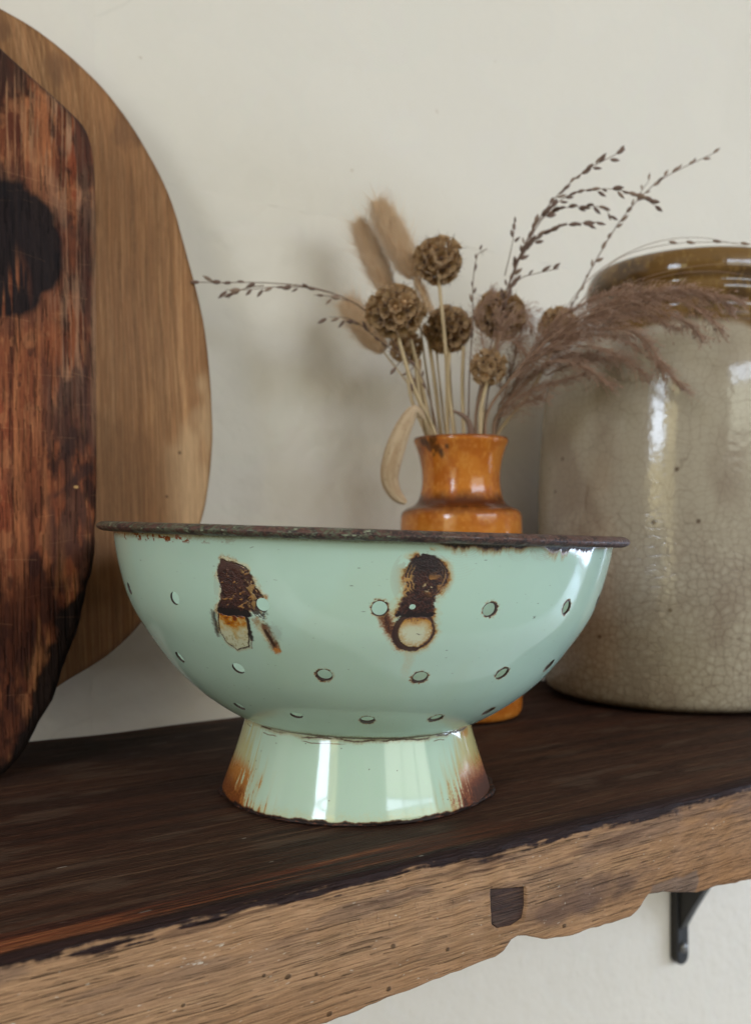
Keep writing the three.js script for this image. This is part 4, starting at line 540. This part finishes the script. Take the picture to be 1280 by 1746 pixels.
// ───────────────────────── the big crackle-glazed crock ─────────────────────────
const POT = V(0.2262, 0, -0.7030);
{
  const tex = bake(2048, 1024, (u, v, o) => {
    const a = around(u), y = v * 0.33, R = 0.1, x3 = Math.sin(a), z3 = Math.cos(a), xs = a * R;
    const f = fbm(x3 * 5, y * 34, z3 * 5 + 2, 4), big = fbm(x3 * 2.4 + 3, y * 13, z3 * 2.4, 3), g2 = fbm(x3 * 30, y * 300, z3 * 30, 3), wx = (fbm(xs * 50, y * 50, 3, 3) - 0.5) * 0.006, wy = (fbm(xs * 50 + 9, y * 50, 7, 3) - 0.5) * 0.006;
    const c = C(170, 157, 137); o[0] = c[0]; o[1] = c[1]; o[2] = c[2]; mix(o, C(132, 113, 97), 0.65 * sst(0.42, 0.68, big)); mix(o, C(172, 160, 140), 0.5 * sst(0.52, 0.7, f));
    // crackle: coarse net, fine net where the glaze is browner
    const V1 = voronoi((xs + wx * 1.6) * 165, (y + wy * 1.6) * 180), V2 = voronoi((xs + wx * 0.6) * 320 + 9, (y + wy * 0.6) * 330), low = sst(0.16, 0.09, y + 0.05 * (f - 0.5)), V0 = voronoi((xs + wx * 3) * 44 + 5, (y + wy * 3) * 40);
    mix(o, C(104, 84, 70), (0.2 + 0.28 * low) * sst(0.12, 0.02, V1[1]) * (0.3 + 1.3 * f)); mix(o, C(112, 92, 76), (0.12 + 0.25 * low) * sst(0.14, 0.02, V2[1])); mix(o, C(110, 92, 76), 0.32 * sst(0.03, 0.005, V0[1])); mix(o, C(204, 192, 172), 0.3 * low * sst(0.5, 0.1, V1[0]) * V1[2]);
    const sp = voronoi(xs * 38 + 3, y * 38); if (sp[2] > 0.72) mix(o, C(84, 64, 50), 0.85 * sst(0.085 * sp[2], 0.03, sp[0] + 0.05 * (g2 - 0.5)));
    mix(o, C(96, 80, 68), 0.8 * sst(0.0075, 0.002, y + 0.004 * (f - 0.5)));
    // olive brown glaze on the rim and shoulder with a soft runny lower edge
    const br = sst(-0.004, 0.006, y - 0.2585 - 0.022 * (fbm(x3 * 3, 1, z3 * 3 + 8, 3) - 0.5) - 0.003 * (f - 0.5)); const B = C(112, 80, 36).slice(); mix(B, C(78, 54, 28), 0.9 * sst(0.42, 0.65, f)); mix(B, C(140, 108, 56), 0.5 * sst(0.55, 0.72, g2));
    mix(o, B, 0.96 * br); o[3] = 0.5 + 0.3 * (f - 0.5) + 0.12 * (g2 - 0.5) - 0.10 * low * sst(0.1, 0.02, V1[1]); o[4] = lerp(0.105 + 0.08 * (f - 0.4) + 0.05 * low, 0.09, br);
  });
  const P = resample([[0, 0.0012], [0.06, 0.0012], [0.088, 0.0012]], 6).concat(resample([[0.0905, 0.0014], [0.0950, 0.0036], [0.0972, 0.0065], [0.0982, 0.012], [0.0995, 0.03], [0.1012, 0.08], [0.1020, 0.14], [0.1021, 0.2], [0.1014, 0.222], [0.0990, 0.2375], [0.0940, 0.2505], [0.0865, 0.2605], [0.0785, 0.2675], [0.0720, 0.2725], [0.0690, 0.2780], [0.0692, 0.2810], [0.0712, 0.2835], [0.0735, 0.2870], [0.0738, 0.2900], [0.0722, 0.2935], [0.0712, 0.2950], [0.0722, 0.2968], [0.0752, 0.2990], [0.0762, 0.3030], [0.0755, 0.3100], [0.0735, 0.3150], [0.0705, 0.3172], [0.0670, 0.3165], [0.064, 0.312], [0.063, 0.29], [0.068, 0.262], [0.088, 0.235], [0.092, 0.2], [0.092, 0.03], [0.08, 0.014], [0, 0.012]], 230));
  const t = thing('crock', 'large grey crackle glazed stoneware crock with brown rim at the right', 'crock'); t.position.copy(POT);
  part('body', turned(P, 128, { warp: (p, a, r, y) => { const k = 1 + 0.006 * (fbm(Math.cos(a) * 1.2, Math.sin(a) * 1.2, y * 9, 2) - 0.5); return [p[0] * k + 0.04 * y * sst(0.12, 0.3, y), y, p[2] * k]; }, uv: (u, v, p) => [u, p[1] / 0.33] }), std(tex, { bumpScale: 0.0010, ior: 1.52 }), t);
}

// ───────────────────────── dried flowers standing in the vase ─────────────────────────
// at(x, y, d): the point that lies d metres deep in the scene where the photograph has (x, y)
const at = (px, py, d) => { const c = Math.cos(PITCH), s = Math.sin(PITCH), x = (px - CX) / F, y = -(py - CY) / F, yy = y * c + s, zz = y * s - c, k = d / -zz; return V(x * k, 0.1225 + yy * k, zz * k); };
const foot3 = (dx, dz) => V(VASE.x + dx, 0.125, VASE.z + dz);
const mouth = (dx, dz) => V(VASE.x + dx, 0.182, VASE.z + dz);
// a point inside the vase mouth on the way from foot to the first point above it
const throat = (foot, p) => { const t = clamp((0.181 - foot.y) / (p.y - foot.y)), q = foot.clone().lerp(p, t), dx = q.x - VASE.x, dz = q.z - VASE.z, d = Math.hypot(dx, dz), k = Math.min(1, 0.0225 / d); return V(VASE.x + dx * k, 0.181, VASE.z + dz * k); };
const strawMat = new THREE.MeshStandardMaterial({ color: new THREE.Color().setRGB(0.52, 0.38, 0.22), roughness: 0.7 });
const brownMat = new THREE.MeshStandardMaterial({ color: new THREE.Color().setRGB(0.19, 0.11, 0.075), roughness: 0.75 });
const podMat = new THREE.MeshPhysicalMaterial({ color: new THREE.Color().setRGB(0.50, 0.315, 0.155), roughness: 0.75, transmission: 0.35, thickness: 0, side: THREE.DoubleSide });
const podDark = new THREE.MeshStandardMaterial({ color: new THREE.Color().setRGB(0.09, 0.048, 0.027), roughness: 0.85 }), podCore = new THREE.MeshStandardMaterial({ color: new THREE.Color().setRGB(0.40, 0.26, 0.14), roughness: 0.85 });
const podGlow = new THREE.MeshStandardMaterial({ color: new THREE.Color().setRGB(0.50, 0.30, 0.15), roughness: 0.6 });
// one papery floret: a flared, pleated cup with a dark star in it, opening along +y
const floretGeo = (() => {
  const cup = grid(16, 4, (u, v) => { const a = u * 2 * Math.PI, r = 0.0006 + 0.0032 * Math.pow(v, 0.75), y = -0.0012 + 0.0046 * v; const k = 1 + 0.10 * v * Math.cos(a * 8); return [r * k * Math.cos(a), y, r * k * Math.sin(a)]; }, { wrap: true });
  return cup;
})();
const starGeo = (() => { const s = new Strands(); for (let k = 0; k < 5; k++) { const a = k / 5 * 6.283; s.spike(V(0, 0.0002, 0), V(Math.cos(a) * 0.75, 0.66, Math.sin(a) * 0.75).normalize(), 0.0085, 0.00026); } const g = s.build(), b = new THREE.IcosahedronGeometry(0.0011, 1).translate(0, 0.0009, 0); b.setIndex([...Array(b.attributes.position.count).keys()]); return mergeGeometries([g, b].map((q) => { const c = q.toNonIndexed(); c.deleteAttribute('normal'); c.computeVertexNormals(); return c; })); })();
function podHead(label, c, R0, stemFoot, bend, glow) {
  const R = R0 * 1.07;
  const t = thing('dried_seed_head', label, 'dried flower', 'dried scabious seed heads in the vase'); t.position.copy(c); const squash = V(rr(0.95, 1.05), rr(0.9, 1), rr(0.95, 1.05));
  part('core', new THREE.IcosahedronGeometry(R * 0.60, 3), podCore, t);
  const n = Math.round(52 * (R / 0.0165) ** 1.4), q = new THREE.Quaternion(), spin = rr(0, 6);
  for (let k = 0; k < n; k++) {
    const y = 1 - 2 * (k + 0.5) / n, a = k * 2.39996 + spin, r = Math.sqrt(1 - y * y), d = V(r * Math.cos(a) + rr(-0.09, 0.09), y + rr(-0.09, 0.09), r * Math.sin(a) + rr(-0.09, 0.09)).normalize();
    if (d.y < -0.93) continue;
    const f = part('floret', floretGeo, podMat, t); f.position.copy(d).multiplyScalar(R * rr(0.66, 0.77)).multiply(squash); q.setFromUnitVectors(V(0, 1, 0), d); f.quaternion.copy(q); const sc = R / 0.0165 * rr(0.74, 1.2); f.scale.set(sc, sc * rr(0.9, 1.15), sc);
    part('floret_star', starGeo, glow && rnd() < 0.3 ? podGlow : podDark, f);
  }
  const base = V(0, -R * 0.55, 0), foot = stemFoot.clone().sub(c), thr = throat(stemFoot, c).sub(c), mid = base.clone().lerp(thr, 0.5).add(bend);
  part('stem', new Strands().tube(curve([base, mid, thr, foot], 18), 0.00125, 0.0015, 6).build(), strawMat, t);
  return t;
}
const lean = (x, z = 0) => V(x, 0, z);
podHead('uppermost round dried seed head on a straight pale stem', at(747, 445, 0.602), 0.0158, foot3(-0.006, 0.004), lean(0.002), false);
podHead('large round dried seed head at the left of the bunch under the fluffy grass', at(674, 531, 0.590), 0.0176, foot3(-0.004, 0.010), lean(-0.003, 0.003), true);
podHead('dark round dried seed head in the middle of the bunch', at(764, 562, 0.622), 0.0158, foot3(0.000, -0.004), lean(-0.001), false);
podHead('round dried seed head veiled by brown grass at the right of the bunch', at(853, 538, 0.622), 0.0168, foot3(0.008, -0.002), lean(-0.006), false);
podHead('small low dried seed head with light florets above the vase mouth', at(832, 626, 0.592), 0.0118, foot3(0.006, 0.010), lean(-0.002), true);
podHead('small shaded dried seed head tucked under the left of the bunch', at(692, 592, 0.630), 0.0115, foot3(-0.008, 0.004), lean(-0.004), false);
podHead('rightmost dried seed head at the back behind the feathery plume', at(952, 556, 0.628), 0.0128, foot3(0.012, -0.008), lean(0.004), false);

// fluffy grass heads
const fluffMat = new THREE.MeshPhysicalMaterial({ color: new THREE.Color().setRGB(0.86, 0.62, 0.37), roughness: 0.95, transmission: 0.4, thickness: 0, side: THREE.DoubleSide });
const fluffCore = new THREE.MeshStandardMaterial({ color: new THREE.Color().setRGB(0.74, 0.53, 0.31), roughness: 1 });
function tail(label, a, b, w, stemPts, hairs = 1500, awn = 0.012) {
  const t = thing('fluffy_grass', label, 'dried grass', 'fluffy dried grass heads in the vase'); t.position.copy(a);
  const axis = b.clone().sub(a), L = axis.length(), dir = axis.clone().normalize(), q = new THREE.Quaternion().setFromUnitVectors(V(0, 1, 0), dir), core = new THREE.SphereGeometry(0.5, 20, 14).scale(w * 0.26, L * 0.86, w * 0.26).translate(0, L * 0.48, 0).applyQuaternion(q);
  part('core', core, fluffCore, t); const s = new Strands();
  for (let k = 0; k < hairs; k++) {
    const u = Math.pow(rnd(), 0.85), ph = rr(0, 6.283), prof = Math.sqrt(Math.max(0, 1 - Math.pow(2 * u - 0.95, 2) * 0.92)), r = w * rr(0.10, 0.24) * prof, p = V(r * Math.cos(ph), u * L * 0.94, r * Math.sin(ph)), d = V(Math.cos(ph) * rr(0.3, 1), rr(0.6, 1.1), Math.sin(ph) * rr(0.3, 1)).normalize();
    s.spike(p.applyQuaternion(q), d.applyQuaternion(q), rr(0.5, 1) * (rnd() < 0.09 ? awn * rr(1.5, 2.4) : awn * 0.85), 0.00017);
  }
  const h = part('fluff', s.build(), fluffMat, t); h.userData.kind = 'stuff';
  part('stem', new Strands().tube(curve([V(0, 0, 0), ...stemPts.map((p) => p.clone().sub(a))], 16), 0.0006, 0.0008, 5).build(), strawMat, t);
}
tail('tall fluffy beige grass head standing left of the top seed head', at(706, 474, 0.626), at(642, 344, 0.628), 0.034, [at(722, 600, 0.625), foot3(-0.008, -0.004)], 5200);
tail('fluffy beige grass head leaning furthest left above the seed heads', at(664, 505, 0.632), at(610, 378, 0.640), 0.028, [at(716, 640, 0.625), foot3(-0.010, -0.002)], 4400);
tail('drooping fluffy beige grass head low at the left of the bunch', at(654, 600, 0.634), at(588, 515, 0.640), 0.030, [at(715, 690, 0.628), foot3(-0.012, 0.002)], 4400);
tail('narrow beige grass head between the upper seed heads', at(738, 540, 0.628), at(706, 466, 0.626), 0.011, [at(748, 640, 0.625), foot3(-0.003, -0.006)], 700, 0.006);

// seed grass: a stem with side branches that carry small pointed spikelets
const spikeletGeo = new THREE.SphereGeometry(0.5, 8, 8).scale(0.0024, 0.0068, 0.0019).translate(0, 0.0031, 0); { const p = spikeletGeo.attributes.position; for (let i = 0; i < p.count; i++) { const k = 1 - 0.55 * sst(0.0035, 0.0062, p.getY(i)); p.setX(i, p.getX(i) * k); p.setZ(i, p.getZ(i) * k); } spikeletGeo.computeVertexNormals(); }
const seedMat = new THREE.MeshStandardMaterial({ color: new THREE.Color().setRGB(0.16, 0.095, 0.07), roughness: 0.8 }), seedPale = new THREE.MeshStandardMaterial({ color: new THREE.Color().setRGB(0.26, 0.17, 0.12), roughness: 0.8 });
function seedGrass(label, main, branches, opt = {}) {
  const { from = 0.45, step = 0.0046, r0 = 0.0008, size = 1, pale = 0.25, droop = 0 } = opt;
  const t = thing('seed_grass', label, 'dried grass', 'dried seed grasses in the vase'), o = main[0]; t.position.copy(o);
  main = [main[0], throat(main[0], main[1]), ...main.slice(1)];
  const line = (pts, start, ra, rb) => {
    const loc = pts.map((p) => p.clone().sub(o)), c = new THREE.CatmullRomCurve3(loc, false, 'centripetal'), L = c.getLength(); part(start === from ? 'stem' : 'branch', new Strands().tube(c.getSpacedPoints(26), ra, rb, 5).build(), brownMat, t);
    for (let d = L * start; d <= L; d += step * rr(0.6, 1.4)) {
      const u = Math.min(1, d / L), p = c.getPointAt(u), tg = c.getTangentAt(u), sd = V(rr(-1, 1), rr(-1, 1) - droop, rr(-1, 1)).multiplyScalar(0.55), dir = tg.clone().add(sd).normalize(), off = dir.clone().multiplyScalar(rr(0.0006, 0.0028));
      const k = part('spikelet', spikeletGeo, rnd() < pale ? seedPale : seedMat, t); k.position.copy(p).add(off); k.quaternion.setFromUnitVectors(V(0, 1, 0), dir); k.scale.setScalar(size * rr(0.65, 1.15)); k.scale.x *= rr(0.8, 1.3);
    }
  };
  line(main, from, r0, 0.00025); for (const b of branches) line(b.pts, b.from ?? 0.3, 0.0004, 0.00018);
  return t;
}
seedGrass('long thin seed grass arching left in front of the pale board', [foot3(-0.008, 0.008), at(722, 690, 0.615), at(668, 580, 0.60), at(610, 520, 0.59), at(540, 492, 0.585), at(450, 482, 0.58), at(360, 482, 0.575), at(338, 481, 0.574)], [{ pts: [at(560, 498, 0.586), at(520, 490, 0.583), at(470, 489, 0.58), at(420, 494, 0.577), at(385, 494, 0.576)], from: 0.1 }, { pts: [at(600, 514, 0.589), at(560, 505, 0.586), at(535, 503, 0.585)], from: 0.3 }, { pts: [at(450, 487, 0.58), at(425, 490, 0.578), at(398, 500, 0.577), at(389, 510, 0.576)], from: 0.6 }, { pts: [at(680, 605, 0.605), at(640, 575, 0.60), at(600, 545, 0.597), at(560, 540, 0.594)], from: 0.15 }], { from: 0.86, step: 0.006, size: 0.95, droop: 0.4 });
seedGrass('tall seed grass with three drooping branches right of the bunch', [foot3(0.006, 0.0), at(812, 690, 0.618), at(842, 570, 0.61), at(872, 470, 0.60), at(920, 370, 0.592), at(985, 300, 0.585), at(1065, 255, 0.58)], [
  { pts: [at(890, 430, 0.597), at(925, 372, 0.592), at(965, 335, 0.587), at(1030, 322, 0.58), at(1085, 332, 0.577), at(1122, 355, 0.576)], from: 0.25 }, { pts: [at(880, 445, 0.598), at(930, 365, 0.6), at(985, 352, 0.595), at(1030, 355, 0.592), at(1040, 370, 0.591)], from: 0.4 },
  { pts: [at(865, 490, 0.602), at(905, 410, 0.598), at(960, 385, 0.592), at(1018, 378, 0.588)], from: 0.25 }, { pts: [at(858, 512, 0.604), at(885, 440, 0.6), at(925, 400, 0.598), at(945, 390, 0.596)], from: 0.2 }, { pts: [at(860, 470, 0.604), at(872, 420, 0.602), at(878, 380, 0.6)], from: 0.6 }], { from: 0.55, step: 0.0042, droop: 0.2 });
seedGrass('short seed grass sprig beside the veiled seed head', [foot3(0.009, 0.006), at(830, 680, 0.605), at(852, 560, 0.60), at(878, 480, 0.597), at(915, 466, 0.594), at(952, 458, 0.592)], [{ pts: [at(848, 570, 0.6), at(868, 500, 0.598), at(880, 468, 0.597)], from: 0.4 }], { from: 0.74, step: 0.0085 });
seedGrass('thin pale seed grass reaching up highest on the right', [foot3(0.012, -0.004), at(880, 650, 0.63), at(960, 545, 0.63), at(1012, 450, 0.63), at(1060, 372, 0.63), at(1118, 312, 0.63), at(1218, 260, 0.632)], [{ pts: [at(1085, 340, 0.63), at(1098, 318, 0.628), at(1106, 308, 0.627)], from: 0.4 }, { pts: [at(962, 540, 0.63), at(985, 520, 0.63), at(1008, 495, 0.63)], from: 0.9 }], { from: 0.52, step: 0.007, pale: 0.7, size: 0.9, r0: 0.0007 });
seedGrass('small upright seed sprig curling at the top between the seed heads', [foot3(0.003, 0.006), at(800, 640, 0.60), at(806, 540, 0.597), at(806, 480, 0.596), at(816, 430, 0.595), at(830, 424, 0.595)], [], { from: 0.66, step: 0.008, size: 0.8 });
seedGrass('dark broken seed grass low at the left of the vase mouth', [foot3(-0.012, 0.010), at(735, 690, 0.60), at(712, 630, 0.596), at(690, 612, 0.594), at(668, 634, 0.592)], [{ pts: [at(705, 625, 0.596), at(695, 640, 0.595), at(702, 652, 0.594)], from: 0.4 }], { from: 0.7, step: 0.007, size: 0.9 });

// feathery plumes
const plumeMat = new THREE.MeshPhysicalMaterial({ color: new THREE.Color().setRGB(0.42, 0.24, 0.155), roughness: 0.9, transmission: 0.2, thickness: 0, side: THREE.DoubleSide });
const plumeStem = new THREE.MeshStandardMaterial({ color: new THREE.Color().setRGB(0.27, 0.16, 0.10), roughness: 0.75 });
function plume(label, main, limbs, dens) {
  const t = thing('feathery_plume', label, 'dried grass', 'feathery brown plumes in the vase'), o = main[0]; t.position.copy(o);
  main = [main[0], throat(main[0], main[1]), ...main.slice(1)]; part('stem', new Strands().tube(curve(main.map((p) => p.clone().sub(o)), 24), 0.0014, 0.0006, 6).build(), plumeStem, t);
  const s = new Strands();
  for (const pts of limbs) {
    const c = new THREE.CatmullRomCurve3(pts.map((p) => p.clone().sub(o)), false, 'centripetal'), L = c.getLength(), n = Math.round(L * 1000 * dens);
    s.tube(c.getSpacedPoints(20), 0.00045, 0.00015, 4);
    for (let k = 0; k < n; k++) {
      const u = Math.pow(rnd(), 0.8), p = c.getPointAt(u), tg = c.getTangentAt(u), d = tg.clone().multiplyScalar(1.5).add(V(rr(-1, 1), rr(-0.9, 0.8), rr(-1, 1))).normalize(), l = rr(0.004, 0.016) * (1.1 - 0.55 * u), q = p.clone().addScaledVector(d, l), e = q.clone().add(V(d.x * l * 0.5, d.y * l * 0.3 - l * 0.25, d.z * l * 0.5));
      s.tube([p, q, e], 0.00013, 0.00006, 3);
      for (let m = 0; m < 3; m++) { const g = p.clone().lerp(e, rr(0.3, 1)), dd = d.clone().add(V(rr(-0.8, 0.8), rr(-0.8, 0.8), rr(-0.8, 0.8))).normalize(); s.spike(g, dd, rr(0.0014, 0.0032), 0.00026); }
    }
  }
  const f = part('feathers', s.build(), plumeMat, t); f.userData.kind = 'stuff';
}
plume('big feathery brown plume drooping right across the crock', [foot3(0.010, 0.010), at(830, 705, 0.602), at(875, 640, 0.592), at(940, 575, 0.582), at(1010, 535, 0.574), at(1100, 510, 0.568)], [
  [at(915, 598, 0.585), at(985, 540, 0.577), at(1060, 508, 0.57), at(1150, 492, 0.565), at(1262, 512, 0.56)], [at(930, 585, 0.584), at(1010, 545, 0.575), at(1090, 525, 0.57), at(1160, 545, 0.566), at(1195, 575, 0.565)], [at(900, 612, 0.587), at(970, 572, 0.58), at(1050, 560, 0.574), at(1100, 580, 0.572), at(1125, 625, 0.57)],
  [at(890, 620, 0.588), at(960, 590, 0.582), at(1030, 545, 0.577), at(1110, 540, 0.572), at(1150, 560, 0.57)], [at(960, 565, 0.58), at(1040, 525, 0.574), at(1120, 500, 0.57), at(1200, 500, 0.566), at(1245, 530, 0.565)], [at(870, 648, 0.592), at(930, 600, 0.586), at(990, 575, 0.58), at(1050, 575, 0.577), at(1085, 592, 0.575)],
  [at(940, 600, 0.586), at(1000, 590, 0.58), at(1060, 610, 0.577), at(1100, 640, 0.575)], [at(920, 620, 0.588), at(960, 615, 0.584), at(1010, 635, 0.58), at(1040, 655, 0.58)], [at(1000, 545, 0.577), at(1090, 512, 0.571), at(1180, 520, 0.566), at(1225, 560, 0.564)],
  [at(1090, 585, 0.572), at(1125, 620, 0.57), at(1150, 650, 0.569), at(1165, 662, 0.569)], [at(900, 605, 0.587), at(940, 555, 0.583), at(1000, 515, 0.578), at(1070, 490, 0.572)]], 2.6);
plume('low feathery mauve plume fanning right from the vase mouth', [foot3(0.013, 0.004), at(845, 712, 0.612), at(880, 670, 0.606), at(925, 630, 0.60), at(960, 610, 0.597)], [
  [at(850, 705, 0.61), at(890, 672, 0.604), at(935, 655, 0.60), at(990, 640, 0.597)], [at(862, 690, 0.608), at(905, 640, 0.602), at(950, 612, 0.598), at(1010, 602, 0.594)], [at(845, 715, 0.612), at(885, 690, 0.607), at(920, 678, 0.604)], [at(872, 672, 0.606), at(900, 618, 0.602), at(925, 580, 0.6), at(950, 560, 0.598)], [at(855, 690, 0.608), at(872, 630, 0.604), at(885, 570, 0.602), at(900, 545, 0.6)], [at(930, 640, 0.6), at(990, 615, 0.596), at(1050, 612, 0.592)]], 3);
plume('reddish wispy plume standing in front of the veiled seed head', [foot3(0.007, 0.012), at(812, 700, 0.60), at(836, 620, 0.594), at(858, 560, 0.59), at(880, 520, 0.588)], [[at(830, 640, 0.595), at(822, 580, 0.592), at(816, 530, 0.59), at(838, 500, 0.588)], [at(846, 590, 0.592), at(872, 545, 0.589), at(892, 530, 0.588), at(905, 560, 0.587)], [at(838, 610, 0.593), at(862, 580, 0.591), at(884, 590, 0.59), at(902, 615, 0.589)], [at(836, 620, 0.594), at(850, 570, 0.591), at(850, 530, 0.59)]], 2.2);
// hair-fine arching awns above the crock
{
  const t = thing('wispy_grass', 'hair thin grass strands arching over the rim of the crock', 'dried grass'), o = foot3(0.012, 0.0); t.position.copy(o); const s = new Strands();
  for (const L of [[[850, 690, 0.625], [940, 560, 0.62], [1010, 470, 0.612], [1100, 418, 0.605], [1190, 405, 0.60], [1300, 428, 0.595]], [[852, 690, 0.625], [960, 560, 0.62], [1040, 450, 0.61], [1130, 418, 0.604], [1250, 414, 0.60], [1310, 420, 0.6]], [[850, 690, 0.622], [950, 575, 0.612], [1020, 508, 0.606], [1110, 470, 0.60], [1200, 452, 0.597], [1300, 452, 0.595]], [[855, 690, 0.622], [960, 590, 0.61], [1080, 490, 0.602], [1200, 462, 0.597], [1320, 480, 0.592]]]) s.tube([o, throat(o, at(...L[0])), ...curve(L.map((p) => at(...p)), 30)].map((p) => p.clone().sub(o)), 0.00032, 0.00014, 4);
  part('strands', s.build(), plumeStem, t);
  for (const p of [[1140, 412, 0.603], [1170, 412, 0.602], [1215, 410, 0.6], [1262, 414, 0.598]]) { const k = part('spikelet', spikeletGeo, seedPale, t); k.position.copy(at(...p)).sub(o); k.quaternion.setFromUnitVectors(V(0, 1, 0), V(1, -0.25, 0.1).normalize()); k.scale.setScalar(0.9); }
}
// plain cut stems and a curled leaf in the mouth of the vase
{
  const stems = [[[-0.010, 0.004], at(720, 660, 0.612), at(700, 580, 0.608)], [[-0.006, 0.0], at(742, 660, 0.62), at(728, 560, 0.622)], [[-0.012, 0.006], at(716, 680, 0.612), at(708, 620, 0.61)], [[0.002, 0.004], at(764, 650, 0.605), at(766, 602, 0.603)], [[0.004, -0.002], at(788, 660, 0.612), at(790, 590, 0.612)]];
  const names = ['bare straw stem slanting left out of the vase', 'bare straw stem behind the top seed head stem', 'short straw stem nearest the left lip of the vase', 'short cut straw stem ending in the middle of the bunch', 'bare stem just right of the middle of the bunch'];
  stems.forEach(([f, a, b], k) => { const t = thing('straw_stem', names[k], 'dried stem', 'bare stems in the vase'), o = foot3(...f); t.position.copy(o); part('stem', new Strands().tube(curve([V(0, 0, 0), throat(o, a).sub(o), a.clone().sub(o), b.clone().sub(o)], 12), 0.0015, 0.0013, 6).build(), strawMat, t); });
  const leaf = (name, label, pts, w, mat, thick = 0.0005) => {
    const o = pts[0], t = thing(name, label, 'dried leaf'); t.position.copy(o); const c = new THREE.CatmullRomCurve3(pts.map((p) => p.clone().sub(o)), false, 'centripetal');
    const g = grid(20, 34, (u, v) => { const a = u * 2 * Math.PI, p = c.getPointAt(v), tg = c.getTangentAt(v), sx = V(0, 0, 1).cross(tg).normalize(), nz = tg.clone().cross(sx).negate(), k = Math.sqrt(Math.max(0, Math.sin(Math.PI * clamp(v * 0.97 + 0.015)))) * (0.75 + 0.25 * v), b = 0.0006 * (fbm(v * 9, u * 3, 4, 2) - 0.5); return p.addScaledVector(sx, Math.cos(a) * w * k).addScaledVector(nz, Math.sin(a) * thick * k + b + w * 0.35 * Math.cos(a) ** 2 * k).toArray(); }, { wrap: true });
    part('blade', g, mat, t); return t;
  };
  const podTex = bake(128, 256, (u, v, o) => { const f = fbm(u * 9, v * 3, 3, 4), c = C(208, 180, 146); o[0] = c[0]; o[1] = c[1]; o[2] = c[2]; mix(o, C(186, 152, 116), sst(0.4, 0.75, f)); mix(o, C(156, 120, 86), 0.4 * sst(0.62, 0.72, fbm(u * 30, v * 40, 9, 3))); o[3] = f; o[4] = 0.75; });
  const paleLeaf = std(podTex, { bumpScale: 0.0012, transmission: 0.25, thickness: 0 });
  const hang = leaf('seed_pod', 'pale curved dried pod hanging beside the neck of the vase', [at(724, 714, 0.594), at(708, 699, 0.589), at(691, 722, 0.586), at(670, 778, 0.586), at(664, 815, 0.588), at(674, 842, 0.59), at(692, 858, 0.592)], 0.0072, paleLeaf, 0.0022);
  const o = hang.position; part('stalk', new Strands().tube(curve([at(726, 726, 0.598), at(722, 712, 0.594)].map((p) => p.clone().sub(o)).reverse().concat([mouth(-0.024, 0.011), foot3(-0.014, 0.008)].map((p) => p.clone().sub(o))), 20), 0.0010, 0.0009, 6).build(), strawMat, hang);
  leaf('curled_leaf', 'dark curled leaf in the mouth of the vase', [foot3(0.004, 0.012), at(800, 722, 0.598), at(788, 708, 0.596), at(772, 700, 0.595)], 0.0028, brownMat);
  leaf('amber_leaf', 'narrow amber leaf standing among the stems at the left', [foot3(-0.010, 0.000), at(722, 690, 0.615), at(712, 650, 0.612), at(716, 612, 0.61)], 0.0036, new THREE.MeshPhysicalMaterial({ color: new THREE.Color().setRGB(0.36, 0.19, 0.06), roughness: 0.6, transmission: 0.3, thickness: 0 }));
}
renderer.render(scene, camera);
